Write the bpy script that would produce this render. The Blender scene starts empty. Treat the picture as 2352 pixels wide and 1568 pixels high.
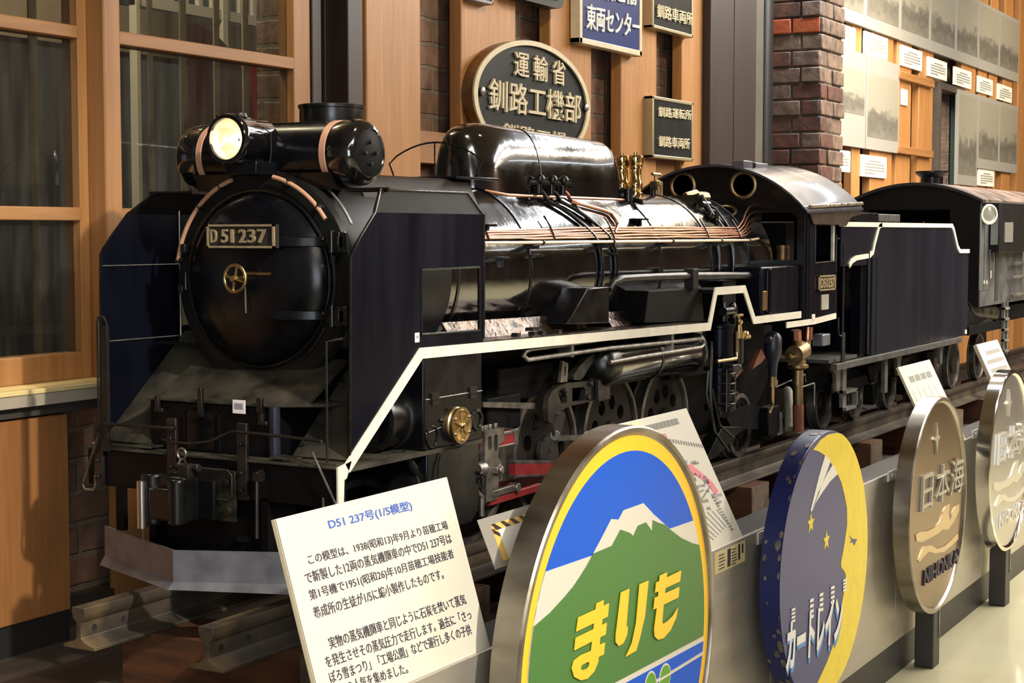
import bpy, bmesh, math, random
from mathutils import Vector as V, Matrix
random.seed(7)
R = math.radians
SC = bpy.context.scene
COL = SC.collection
LIFT = 0.56                     # the loco is laid out from its rail tops; the gallery floor ends at z = 0

# ------------------------------------------------------------------ camera, world, lights, exposure
FPX, VPX, HY, CX, CY = 3750., 3300., 535., 1176., 784.
pitch = math.atan((CY - HY) / FPX)
yaw = math.atan((VPX - CX) / math.hypot(FPX, CY - HY))
hd = V((math.cos(yaw), math.sin(yaw), 0)); up0 = V((0, 0, 1))
RT = V((math.sin(yaw), -math.cos(yaw), 0))
FW = hd * math.cos(pitch) - up0 * math.sin(pitch)
UP = hd * math.sin(pitch) + up0 * math.cos(pitch)
CAM = V((-1.847, -1.558, 0.535))
cd = bpy.data.cameras.new('camera'); cam = bpy.data.objects.new('camera', cd); COL.objects.link(cam)
cd.sensor_fit = 'HORIZONTAL'; cd.sensor_width = 36.0; cd.lens = 36.0 * FPX / 2352.0
cd.clip_start = 0.02; cd.clip_end = 100
cam.matrix_world = Matrix(((RT.x, UP.x, -FW.x, CAM.x), (RT.y, UP.y, -FW.y, CAM.y), (RT.z, UP.z, -FW.z, CAM.z), (0, 0, 0, 1)))
SC.camera = cam

w = bpy.data.worlds.new('world'); SC.world = w; w.use_nodes = True
w.node_tree.nodes['Background'].inputs[0].default_value = (1.0, 0.86, 0.7, 1)
w.node_tree.nodes['Background'].inputs[1].default_value = 0.05

def area(name, loc, target, sx, sy, power, col, spread=180):
    l = bpy.data.lights.new(name, 'AREA'); l.shape = 'RECTANGLE'; l.size = sx; l.size_y = sy
    l.energy = power; l.color = col; l.spread = R(spread)
    o = bpy.data.objects.new(name, l); COL.objects.link(o); o.location = loc
    d = V(target) - V(loc); o.rotation_euler = d.to_track_quat('-Z', 'Y').to_euler()
    return o
def spot(name, loc, target, power, col, ang=70, blend=.8, rad=.05):
    l = bpy.data.lights.new(name, 'SPOT'); l.energy = power; l.color = col; l.spot_size = R(ang); l.spot_blend = blend; l.shadow_soft_size = rad
    o = bpy.data.objects.new(name, l); COL.objects.link(o); o.location = loc
    d = V(target) - V(loc); o.rotation_euler = d.to_track_quat('-Z', 'Y').to_euler()
    return o
WARM = (1.0, .84, .64); NEUT = (1.0, .93, .82); COOL = (.86, .92, 1.0)
# rows of ceiling tubes over the visitors' aisle, running the way the train runs
area('ceiling_tube_row', (3.6, -.62, 1.98), (3.6, -.62, 0), .08, 6.8, 70, COOL)
area('ceiling_tube_row', (4.4, -1.5, 1.98), (4.4, -1.5, 0), .10, 11.6, 150, NEUT)
area('ceiling_tube_row', (4.6, -2.55, 1.98), (4.6, -2.55, 0), .07, 11.4, 48, (1, .78, .52))
area('ceiling_tube_row', (4.4, -3.9, 1.98), (4.4, -3.9, 0), .10, 11.6, 140, WARM)
area('ceiling_tube_row', (6.0, .05, 2.02), (6.0, .05, 0), .07, 6.4, 12, COOL)
area('ceiling_tube_row', (-1.9, -2.2, 1.98), (-1.9, -2.2, 0), 3.0, .10, 30, NEUT)
for x, p in ((1.9, 28), (5.3, 12), (7.2, 50)):
    spot('ceiling_spot', (x - .5, -.9, 1.96), (x, .5, 1.0), p, WARM, 96)
spot('ceiling_spot', (.2, -.7, 1.96), (.3, .5, .6), 22, WARM, 70)
spot('ceiling_spot', (-.75, -2.5, 1.96), (.02, -.06, .18), 170, NEUT, 36)
SC.view_settings.view_transform = 'Standard'; SC.view_settings.look = 'None'
SC.view_settings.gamma = 1; SC.view_settings.use_curve_mapping = False
SC.view_settings.exposure = 1.28

# ------------------------------------------------------------------ picture point -> place on a plane of the scene
def P(x, y, ax, val):
    d = FW + RT * ((x - CX) / FPX) - UP * ((y - CY) / FPX)
    t = (val - CAM[ax]) / d[ax]
    return CAM + d * t
def PP(x, y, o, n):
    d = FW + RT * ((x - CX) / FPX) - UP * ((y - CY) / FPX)
    t = (V(o) - CAM).dot(n) / d.dot(n)
    return CAM + d * t

# ------------------------------------------------------------------ materials
MT = {}
def mat(name, col, rough=.5, metal=0., noise=0., nscale=30., bump=0., bscale=200., spec=.5, coat=0., col2=None, aniso=None, rvar=0.):
    m = bpy.data.materials.new(name); m.use_nodes = True; nt = m.node_tree; b = nt.nodes['Principled BSDF']
    b.inputs['Base Color'].default_value = (*col, 1); b.inputs['Roughness'].default_value = rough
    b.inputs['Metallic'].default_value = metal; b.inputs['Specular IOR Level'].default_value = spec
    b.inputs['Coat Weight'].default_value = coat; b.inputs['Coat Roughness'].default_value = .05
    L = nt.links.new
    if noise or bump or rvar or col2:
        tc = nt.nodes.new('ShaderNodeTexCoord'); mp = nt.nodes.new('ShaderNodeMapping'); L(tc.outputs['Object'], mp.inputs['Vector'])
        if aniso: mp.inputs['Scale'].default_value = aniso
        n = nt.nodes.new('ShaderNodeTexNoise'); n.inputs['Scale'].default_value = nscale; n.inputs['Detail'].default_value = 6
        L(mp.outputs['Vector'], n.inputs['Vector'])
        if noise or col2:
            rp = nt.nodes.new('ShaderNodeValToRGB'); c2 = col2 or tuple(c * (1 - noise) for c in col)
            rp.color_ramp.elements[0].color = (*c2, 1); rp.color_ramp.elements[1].color = (*col, 1)
            rp.color_ramp.elements[0].position = .35; rp.color_ramp.elements[1].position = .65
            L(n.outputs['Fac'], rp.inputs['Fac']); L(rp.outputs['Color'], b.inputs['Base Color'])
        if rvar:
            mr = nt.nodes.new('ShaderNodeMapRange'); mr.inputs[1].default_value = .3; mr.inputs[2].default_value = .7
            mr.inputs[3].default_value = max(.02, rough - rvar); mr.inputs[4].default_value = rough + rvar
            L(n.outputs['Fac'], mr.inputs[0]); L(mr.outputs[0], b.inputs['Roughness'])
        if bump:
            n2 = nt.nodes.new('ShaderNodeTexNoise'); n2.inputs['Scale'].default_value = bscale; n2.inputs['Detail'].default_value = 4
            L(mp.outputs['Vector'], n2.inputs['Vector'])
            bp_ = nt.nodes.new('ShaderNodeBump'); bp_.inputs['Strength'].default_value = bump; bp_.inputs['Distance'].default_value = .004
            L(n2.outputs['Fac'], bp_.inputs['Height']); L(bp_.outputs['Normal'], b.inputs['Normal'])
    MT[name] = m
    return m
mat('gloss_black', (.006, .0056, .006), .13, noise=.5, nscale=14, bump=.10, bscale=55, rvar=.05, spec=.8, coat=.9)
mat('front_black', (.004, .004, .0058), .27, noise=.4, nscale=25, rvar=.06, spec=.3)
mat('plate_black', (.0042, .0050, .0100), .27, noise=.4, nscale=20, rvar=.06, aniso=(1, 1, .15), spec=.14)  # bluish reflected light is put into the colour as a navy tint
mat('beam_black', (.004, .004, .005), .4, noise=.4, nscale=25, spec=.15)
m = mat('added_glow_pane', (.8, .85, .9), .3); m.node_tree.nodes['Principled BSDF'].inputs['Emission Color'].default_value = (.80, .90, 1, 1); m.node_tree.nodes['Principled BSDF'].inputs['Emission Strength'].default_value = 3.2
mat('tender_black', (.0045, .0052, .011), .26, col2=(.014, .017, .025), nscale=6, rvar=.12, aniso=(1.5, 1, .22), spec=.2)  # paler upright streaks stand in for reflections on the tank sides
mat('frame_black', (.0035, .0035, .004), .55, noise=.5, nscale=30, spec=.12)
mat('smokebox_black', (.010, .010, .009), .42, noise=.4, nscale=14, spec=.25)
mat('satin_black', (.005, .005, .005), .28, noise=.4, nscale=30, rvar=.08, spec=.5)
mat('dusty_deck', (.060, .053, .037), .7, col2=(.012, .011, .009), nscale=14, bump=.2, bscale=90, spec=.2)
mat('white_line', (.80, .76, .64), .45, noise=.12, nscale=40)
mat('copper', (.62, .30, .19), .32, 1, noise=.35, nscale=25)
mat('tan_band', (.50, .27, .17), .5, noise=.15, nscale=30)
mat('brass', (.58, .42, .20), .34, 1, noise=.3, nscale=60)
mat('bright_brass', (.80, .58, .26), .12, 1, noise=.2, nscale=60)
mat('old_bronze', (.36, .26, .14), .42, 1, noise=.4, nscale=40)
mat('worn_steel', (.30, .28, .25), .42, .9, noise=.5, nscale=40)
mat('bright_steel', (.62, .60, .56), .28, 1, noise=.2, nscale=40)
mat('dark_steel', (.055, .052, .05), .4, .8, noise=.4, nscale=40)
mat('rod_red', (.22, .018, .02), .4, noise=.3, nscale=40)
mat('plough_grey', (.23, .23, .26), .40, .5, col2=(.14, .14, .16), nscale=22, rvar=.1)
mat('pipe_cream', (.36, .35, .29), .6, noise=.3)
mat('rust_pipe', (.22, .07, .035), .6, noise=.4, nscale=40)
mat('lens_cream', (.92, .86, .70), .22, .35, noise=.1, nscale=50)  # pale cream stands in for the bright reflection in the headlamp dish
m = mat('bulb', (.9, .6, .25), .3); m.node_tree.nodes['Principled BSDF'].inputs['Emission Color'].default_value = (1, .72, .38, 1); m.node_tree.nodes['Principled BSDF'].inputs['Emission Strength'].default_value = 5
mat('sticker_white', (.86, .80, .80), .5)
mat('print_grey', (.30, .28, .30), .6)
mat('card_white', (.80, .77, .69), .45)
mat('board_white', (.64, .61, .50), .42)
mat('board_edge', (.70, .60, .40), .6)
mat('ink_blue', (.035, .10, .42), .5)
mat('ink_black', (.035, .025, .045), .5)
mat('ink_grey', (.22, .21, .18), .6)
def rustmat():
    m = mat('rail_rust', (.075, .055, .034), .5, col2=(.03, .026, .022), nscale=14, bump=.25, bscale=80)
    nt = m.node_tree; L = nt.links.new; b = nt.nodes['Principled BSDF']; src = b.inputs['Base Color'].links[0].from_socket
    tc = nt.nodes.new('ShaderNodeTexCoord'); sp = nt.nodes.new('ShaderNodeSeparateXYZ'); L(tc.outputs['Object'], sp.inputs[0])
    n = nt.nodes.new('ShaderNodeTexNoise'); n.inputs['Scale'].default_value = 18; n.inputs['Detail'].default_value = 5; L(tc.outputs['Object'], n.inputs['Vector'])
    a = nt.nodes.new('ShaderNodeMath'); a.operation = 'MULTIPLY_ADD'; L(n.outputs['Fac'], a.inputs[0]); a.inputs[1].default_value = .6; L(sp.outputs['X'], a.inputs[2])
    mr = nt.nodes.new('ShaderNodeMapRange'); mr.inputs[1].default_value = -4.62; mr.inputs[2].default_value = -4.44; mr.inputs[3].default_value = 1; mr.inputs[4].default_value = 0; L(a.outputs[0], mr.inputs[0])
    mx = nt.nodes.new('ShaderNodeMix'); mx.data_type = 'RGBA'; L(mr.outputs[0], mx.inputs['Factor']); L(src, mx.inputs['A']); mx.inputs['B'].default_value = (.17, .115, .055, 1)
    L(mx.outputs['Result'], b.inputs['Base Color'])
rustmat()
mat('rail_end', (.23, .17, .12), .6, noise=.3, nscale=60)
mat('sleeper_wood', (.12, .045, .017), .6, col2=(.055, .024, .011), nscale=12, aniso=(6, .6, 6), bump=.15, bscale=60)
mat('sleeper_end', (.14, .10, .06), .7, noise=.4, nscale=50)
mat('stainless', (.50, .46, .38), .42, .55, noise=.12, nscale=6, rvar=.06, aniso=(.4, 1, 6))
mat('mark_rim', (.44, .40, .34), .36, 1, col2=(.26, .225, .18), nscale=16, rvar=.08, aniso=(1, .4, 1))
mat('chrome_rim', (.70, .68, .64), .10, 1)
mat('bronze_face', (.24, .155, .085), .26, .85, noise=.2, nscale=8)
mat('silver_face', (.52, .50, .47), .2, .8, noise=.12, nscale=8)
mat('letter_metal', (.46, .43, .36), .4, .6)
mat('letter_silver', (.70, .67, .60), .3, .7)
mat('wave_gold', (.62, .46, .26), .3, .8)
mat('wave_silver', (.72, .68, .58), .3, .7)
mat('m_yellow', (.90, .52, .025), .28, spec=.3)
mat('m_blue', (.003, .088, .55), .28, spec=.12)
mat('m_white', (.62, .58, .49), .28, spec=.3)
mat('m_green', (.062, .175, .040), .28, spec=.2)
mat('m_leaf', (.10, .30, .02), .28, spec=.3)
mat('c_navy', (.058, .064, .175), .38)
mat('c_yellow', (.86, .66, .045), .4, noise=.1, nscale=30)
mat('c_white', (.80, .78, .70), .4)
mat('c_blue', (.10, .28, .62), .4)
mat('c_rim', (.003, .010, .10), .42, col2=(.0025, .008, .075), nscale=9)
mat('clip_white', (.82, .80, .76), .35)
mat('kick_black', (.02, .019, .018), .4)
mat('post_black', (.03, .028, .026), .45)
mat('ledge_grey', (.055, .052, .05), .55, noise=.3)
mat('column_brown', (.028, .016, .012), .45, noise=.25, nscale=8, aniso=(2, 2, .3))
mat('column_grey', (.085, .07, .055), .5, noise=.3, nscale=8)
mat('pipe_black', (.012, .012, .013), .3)
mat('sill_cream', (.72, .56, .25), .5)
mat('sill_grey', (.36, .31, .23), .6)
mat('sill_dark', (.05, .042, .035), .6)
mat('dark_gap', (.012, .009, .007), .8)
mat('oval_black', (.022, .024, .024), .42, noise=.3, nscale=20, spec=.2)
mat('oval_cream', (.62, .54, .36), .45, noise=.15)
mat('sign_blue', (.032, .048, .17), .28)
mat('sign_frame', (.68, .58, .42), .4, noise=.15)
mat('sign_dark', (.020, .022, .019), .4, noise=.35, nscale=30, spec=.15)
mat('sign_brass', (.42, .36, .22), .4, .6)
mat('photo_border', (.28, .27, .24), .42, spec=.08)
mat('stripe_yellow', (.78, .52, .12), .4)
mat('stripe_black', (.045, .025, .02), .4)
mat('film_grey', (.34, .31, .27), .15)
mat('switch_white', (.80, .76, .66), .4)
mat('green_dark', (.012, .05, .035), .6)
mat('batten_pale', (.34, .31, .24), .7, noise=.35, nscale=20)
mat('red_body', (.32, .03, .022), .25, coat=.4)
mat('red_dull', (.07, .018, .014), .5)
mat('rail_white', (.62, .58, .50), .5)
mat('back_wall', (.30, .235, .165), .8)
mat('back_dark', (.02, .02, .018), .8)
mat('hall_grey', (.24, .22, .19), .8)
mat('hall_brown', (.14, .085, .065), .7)
mat('ceil', (.20, .16, .11), .85)
mat('orange_wood', (.40, .17, .05), .5)
mat('pale_yellow', (.85, .72, .38), .5)
mat('pale_red', (.72, .16, .20), .5)
mat('pale_green', (.45, .56, .48), .5)
mat('plaque', (.62, .52, .26), .5, noise=.1)

mat('wheel_brown', (.020, .0155, .013), .55, noise=.35, nscale=30, spec=.2)
mat('letter_brass', (.56, .43, .25), .42, .55, noise=.25, nscale=60)
mat('casing_black', (.020, .014, .010), .55, noise=.5, nscale=14, spec=.2)
mat('rail_steel', (.60, .48, .36), .3, .9)
mat('tread', (.22, .145, .10), .24, .9, col2=(.035, .03, .03), nscale=45, bump=1., bscale=70)
mat('deflector_top', (.012, .011, .009), .5, noise=.4, nscale=16, spec=.06)
mat('plough_dark', (.035, .037, .055), .36, .4, noise=.3)
mat('worn_dark', (.07, .062, .045), .35, .6, col2=(.012, .011, .010), nscale=40)
mat('plough_face', (.20, .20, .225), .42, .45, col2=(.12, .12, .135), nscale=22, rvar=.1)
mat('link_steel', (.075, .068, .06), .42, .7, noise=.4, nscale=50)
mat('rust_brass', (.30, .17, .085), .4, .8, noise=.4, nscale=40)
mat('dull_shine', (.50, .42, .34), .2, .9, noise=.3, nscale=40, bump=.9, bscale=60)
mat('roof_black', (.030, .032, .044), .24, col2=(.05, .052, .066), nscale=16, rvar=.06, coat=.3)
mat('dusty_bar', (.075, .072, .062), .55, col2=(.03, .03, .028), nscale=30)
mat('plough_step', (.17, .16, .14), .5, noise=.4, nscale=40)
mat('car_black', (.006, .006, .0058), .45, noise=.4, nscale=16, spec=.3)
mat('car_side', (.085, .088, .085), .45, col2=(.05, .05, .05), nscale=14, rvar=.1)  # grey stands in for daylight reflected on the car's black side
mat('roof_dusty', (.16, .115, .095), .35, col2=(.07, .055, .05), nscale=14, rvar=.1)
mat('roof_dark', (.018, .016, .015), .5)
mat('white_lamp', (.62, .60, .52), .4)
mat('lamp_glass', (.30, .31, .26), .15, .4)
mat('pane_grey', (.17, .16, .145), .15)

def wood(name, c1, c2, rough=.45, ax='Z', sc=1.0):
    m = bpy.data.materials.new(name); m.use_nodes = True; nt = m.node_tree; b = nt.nodes['Principled BSDF']; L = nt.links.new
    tc = nt.nodes.new('ShaderNodeTexCoord'); mp = nt.nodes.new('ShaderNodeMapping'); L(tc.outputs['Object'], mp.inputs['Vector'])
    s = {'Z': (1, 1, .07), 'X': (.07, 1, 1), 'Y': (1, .07, 1)}[ax]; mp.inputs['Scale'].default_value = s
    n = nt.nodes.new('ShaderNodeTexNoise'); n.inputs['Scale'].default_value = 60 * sc; n.inputs['Detail'].default_value = 8; n.inputs['Distortion'].default_value = .6
    n3 = nt.nodes.new('ShaderNodeTexNoise'); n3.inputs['Scale'].default_value = 9 * sc; n3.inputs['Detail'].default_value = 3
    L(mp.outputs['Vector'], n.inputs['Vector']); L(mp.outputs['Vector'], n3.inputs['Vector'])
    mx = nt.nodes.new('ShaderNodeMath'); mx.operation = 'ADD'; L(n.outputs['Fac'], mx.inputs[0]); L(n3.outputs['Fac'], mx.inputs[1])
    ml = nt.nodes.new('ShaderNodeMath'); ml.operation = 'MULTIPLY'; ml.inputs[1].default_value = .5; L(mx.outputs[0], ml.inputs[0])
    rp = nt.nodes.new('ShaderNodeValToRGB'); rp.color_ramp.elements[0].position = .36; rp.color_ramp.elements[1].position = .62
    rp.color_ramp.elements[0].color = (*c2, 1); rp.color_ramp.elements[1].color = (*c1, 1)
    L(ml.outputs[0], rp.inputs['Fac']); L(rp.outputs['Color'], b.inputs['Base Color'])
    b.inputs['Roughness'].default_value = rough
    bm_ = nt.nodes.new('ShaderNodeBump'); bm_.inputs['Strength'].default_value = .12; bm_.inputs['Distance'].default_value = .002
    L(n.outputs['Fac'], bm_.inputs['Height']); L(bm_.outputs['Normal'], b.inputs['Normal'])
    MT[name] = m
wood('board_wood', (.46, .225, .075), (.32, .14, .042))
wood('frame_wood', (.37, .18, .062), (.25, .11, .035))
wood('rail_wood', (.37, .18, .062), (.25, .11, .035), ax='X')
wood('panel_wood', (.34, .145, .048), (.26, .105, .032), sc=2)
wood('stage_wood', (.075, .055, .04), (.032, .024, .018), .55, ax='X', sc=.6)

def brickmat(name, c1, c2, mort, sc=1.0, vertical_axis='XZ'):
    m = bpy.data.materials.new(name); m.use_nodes = True; nt = m.node_tree; b = nt.nodes['Principled BSDF']; L = nt.links.new
    tc = nt.nodes.new('ShaderNodeTexCoord'); sp = nt.nodes.new('ShaderNodeSeparateXYZ'); cb = nt.nodes.new('ShaderNodeCombineXYZ')
    L(tc.outputs['Object'], sp.inputs[0])
    ad = nt.nodes.new('ShaderNodeMath'); ad.operation = 'ADD'; L(sp.outputs['X'], ad.inputs[0]); L(sp.outputs['Y'], ad.inputs[1])
    L(ad.outputs[0], cb.inputs['X']); L(sp.outputs['Z'], cb.inputs['Y'])
    nz = nt.nodes.new('ShaderNodeTexNoise'); nz.inputs['Scale'].default_value = 14; nz.inputs['Detail'].default_value = 5; L(tc.outputs['Object'], nz.inputs['Vector'])
    vm = nt.nodes.new('ShaderNodeVectorMath'); vm.operation = 'MULTIPLY_ADD'; L(nz.outputs['Color'], vm.inputs[0]); vm.inputs[1].default_value = (.012, .012, 0); L(cb.outputs[0], vm.inputs[2])
    br = nt.nodes.new('ShaderNodeTexBrick'); L(vm.outputs[0], br.inputs['Vector'])
    br.inputs['Scale'].default_value = 1.0 * sc; br.inputs['Brick Width'].default_value = .17; br.inputs['Row Height'].default_value = .057
    br.inputs['Mortar Size'].default_value = .006; br.inputs['Mortar Smooth'].default_value = .3; br.inputs['Bias'].default_value = -.1
    br.inputs['Color1'].default_value = (*c1, 1); br.inputs['Color2'].default_value = (*c2, 1); br.inputs['Mortar'].default_value = (*mort, 1)
    mx = nt.nodes.new('ShaderNodeMix'); mx.data_type = 'RGBA'; mx.blend_type = 'MULTIPLY'; mx.inputs['Factor'].default_value = .7
    nz2 = nt.nodes.new('ShaderNodeTexNoise'); nz2.inputs['Scale'].default_value = 25; nz2.inputs['Detail'].default_value = 8; L(tc.outputs['Object'], nz2.inputs['Vector'])
    rp = nt.nodes.new('ShaderNodeValToRGB'); rp.color_ramp.elements[0].position = .3; rp.color_ramp.elements[1].position = .75
    rp.color_ramp.elements[0].color = (.45, .42, .40, 1); rp.color_ramp.elements[1].color = (1.3, 1.25, 1.2, 1); L(nz2.outputs['Fac'], rp.inputs['Fac'])
    L(br.outputs['Color'], mx.inputs['A']); L(rp.outputs['Color'], mx.inputs['B']); L(mx.outputs['Result'], b.inputs['Base Color'])
    b.inputs['Roughness'].default_value = .55
    ma = nt.nodes.new('ShaderNodeMath'); ma.operation = 'MULTIPLY_ADD'; L(br.outputs['Fac'], ma.inputs[0]); ma.inputs[1].default_value = -1.0; L(nz2.outputs['Fac'], ma.inputs[2])
    bm_ = nt.nodes.new('ShaderNodeBump'); bm_.inputs['Strength'].default_value = .8; bm_.inputs['Distance'].default_value = .008
    L(ma.outputs[0], bm_.inputs['Height']); L(bm_.outputs['Normal'], b.inputs['Normal'])
    MT[name] = m
brickmat('brick', (.25, .14, .095), (.17, .115, .08), (.21, .17, .125))
brickmat('brick_red', (.26, .085, .045), (.13, .085, .06), (.07, .05, .04), 1.0)

def glassmat(name, tint, refl=.12, rough=.02):
    m = bpy.data.materials.new(name); m.use_nodes = True; nt = m.node_tree; L = nt.links.new
    for n in list(nt.nodes): nt.nodes.remove(n)
    o = nt.nodes.new('ShaderNodeOutputMaterial'); t = nt.nodes.new('ShaderNodeBsdfTransparent'); g = nt.nodes.new('ShaderNodeBsdfGlossy')
    t.inputs[0].default_value = (*tint, 1); g.inputs['Roughness'].default_value = rough
    fr = nt.nodes.new('ShaderNodeFresnel'); fr.inputs['IOR'].default_value = 1.5
    d = nt.nodes.new('ShaderNodeBsdfDiffuse'); d.inputs[0].default_value = (.30, .29, .26, 1)
    tc = nt.nodes.new('ShaderNodeTexCoord'); mp = nt.nodes.new('ShaderNodeMapping'); mp.inputs['Scale'].default_value = (1, 1, .12); L(tc.outputs['Object'], mp.inputs[0])
    n = nt.nodes.new('ShaderNodeTexNoise'); n.inputs['Scale'].default_value = 40; n.inputs['Detail'].default_value = 6; L(mp.outputs[0], n.inputs['Vector'])
    mr = nt.nodes.new('ShaderNodeMapRange'); mr.inputs[1].default_value = .4; mr.inputs[2].default_value = .8; mr.inputs[3].default_value = .01; mr.inputs[4].default_value = .10; L(n.outputs['Fac'], mr.inputs[0])
    m1 = nt.nodes.new('ShaderNodeMixShader'); m2 = nt.nodes.new('ShaderNodeMixShader')
    L(mr.outputs[0], m1.inputs[0]); L(t.outputs[0], m1.inputs[1]); L(d.outputs[0], m1.inputs[2])
    ge = nt.nodes.new('ShaderNodeNewGeometry'); iv = nt.nodes.new('ShaderNodeMath'); iv.operation = 'SUBTRACT'; iv.inputs[0].default_value = 1.0; L(ge.outputs['Backfacing'], iv.inputs[1])
    mu = nt.nodes.new('ShaderNodeMath'); mu.operation = 'MULTIPLY'; L(fr.outputs[0], mu.inputs[0]); L(iv.outputs[0], mu.inputs[1]); L(mu.outputs[0], m2.inputs[0]); L(m1.outputs[0], m2.inputs[1]); L(g.outputs[0], m2.inputs[2]); L(m2.outputs[0], o.inputs[0])
    MT[name] = m
glassmat('window_glass', (.62, .64, .60))

def photomat(name, seed, sky, mid, dark):
    """a faded black and white view: pale border, sky, a ragged dark middle, all procedural"""
    m = bpy.data.materials.new(name); m.use_nodes = True; nt = m.node_tree; b = nt.nodes['Principled BSDF']; L = nt.links.new
    tc = nt.nodes.new('ShaderNodeTexCoord'); sp = nt.nodes.new('ShaderNodeSeparateXYZ'); L(tc.outputs['Generated'], sp.inputs[0])
    mp = nt.nodes.new('ShaderNodeMapping'); mp.inputs['Location'].default_value = (seed, seed * .7, 0); L(tc.outputs['Generated'], mp.inputs[0])
    n = nt.nodes.new('ShaderNodeTexNoise'); n.inputs['Scale'].default_value = 5; n.inputs['Detail'].default_value = 7; n.inputs['Roughness'].default_value = .62; L(mp.outputs[0], n.inputs['Vector'])
    a = nt.nodes.new('ShaderNodeMath'); a.operation = 'MULTIPLY_ADD'; L(n.outputs['Fac'], a.inputs[0]); a.inputs[1].default_value = .9; L(sp.outputs['Z'], a.inputs[2])
    rp = nt.nodes.new('ShaderNodeValToRGB'); e = rp.color_ramp.elements
    e[0].position = .45; e[0].color = (*mid, 1); e[1].position = 1.0; e[1].color = (*sky, 1)
    k = e.new(.72); k.color = (*dark, 1); k = e.new(.86); k.color = (*mid, 1); k = e.new(.93); k.color = (*sky, 1)
    L(a.outputs[0], rp.inputs['Fac']); L(rp.outputs['Color'], b.inputs['Base Color'])
    b.inputs['Roughness'].default_value = .42; b.inputs['Specular IOR Level'].default_value = .08; b.inputs['Coat Weight'].default_value = .03; b.inputs['Coat Roughness'].default_value = .1
    MT[name] = m
for i in range(5):
    photomat('photo_view_%d' % i, i * 3.1, (.26, .24, .19), (.175, .165, .135), (.11, .102, .085))

m = mat('gallery_floor', (.45, .42, .28), .12, col2=(.40, .37, .25), nscale=3, spec=.5)

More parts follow.
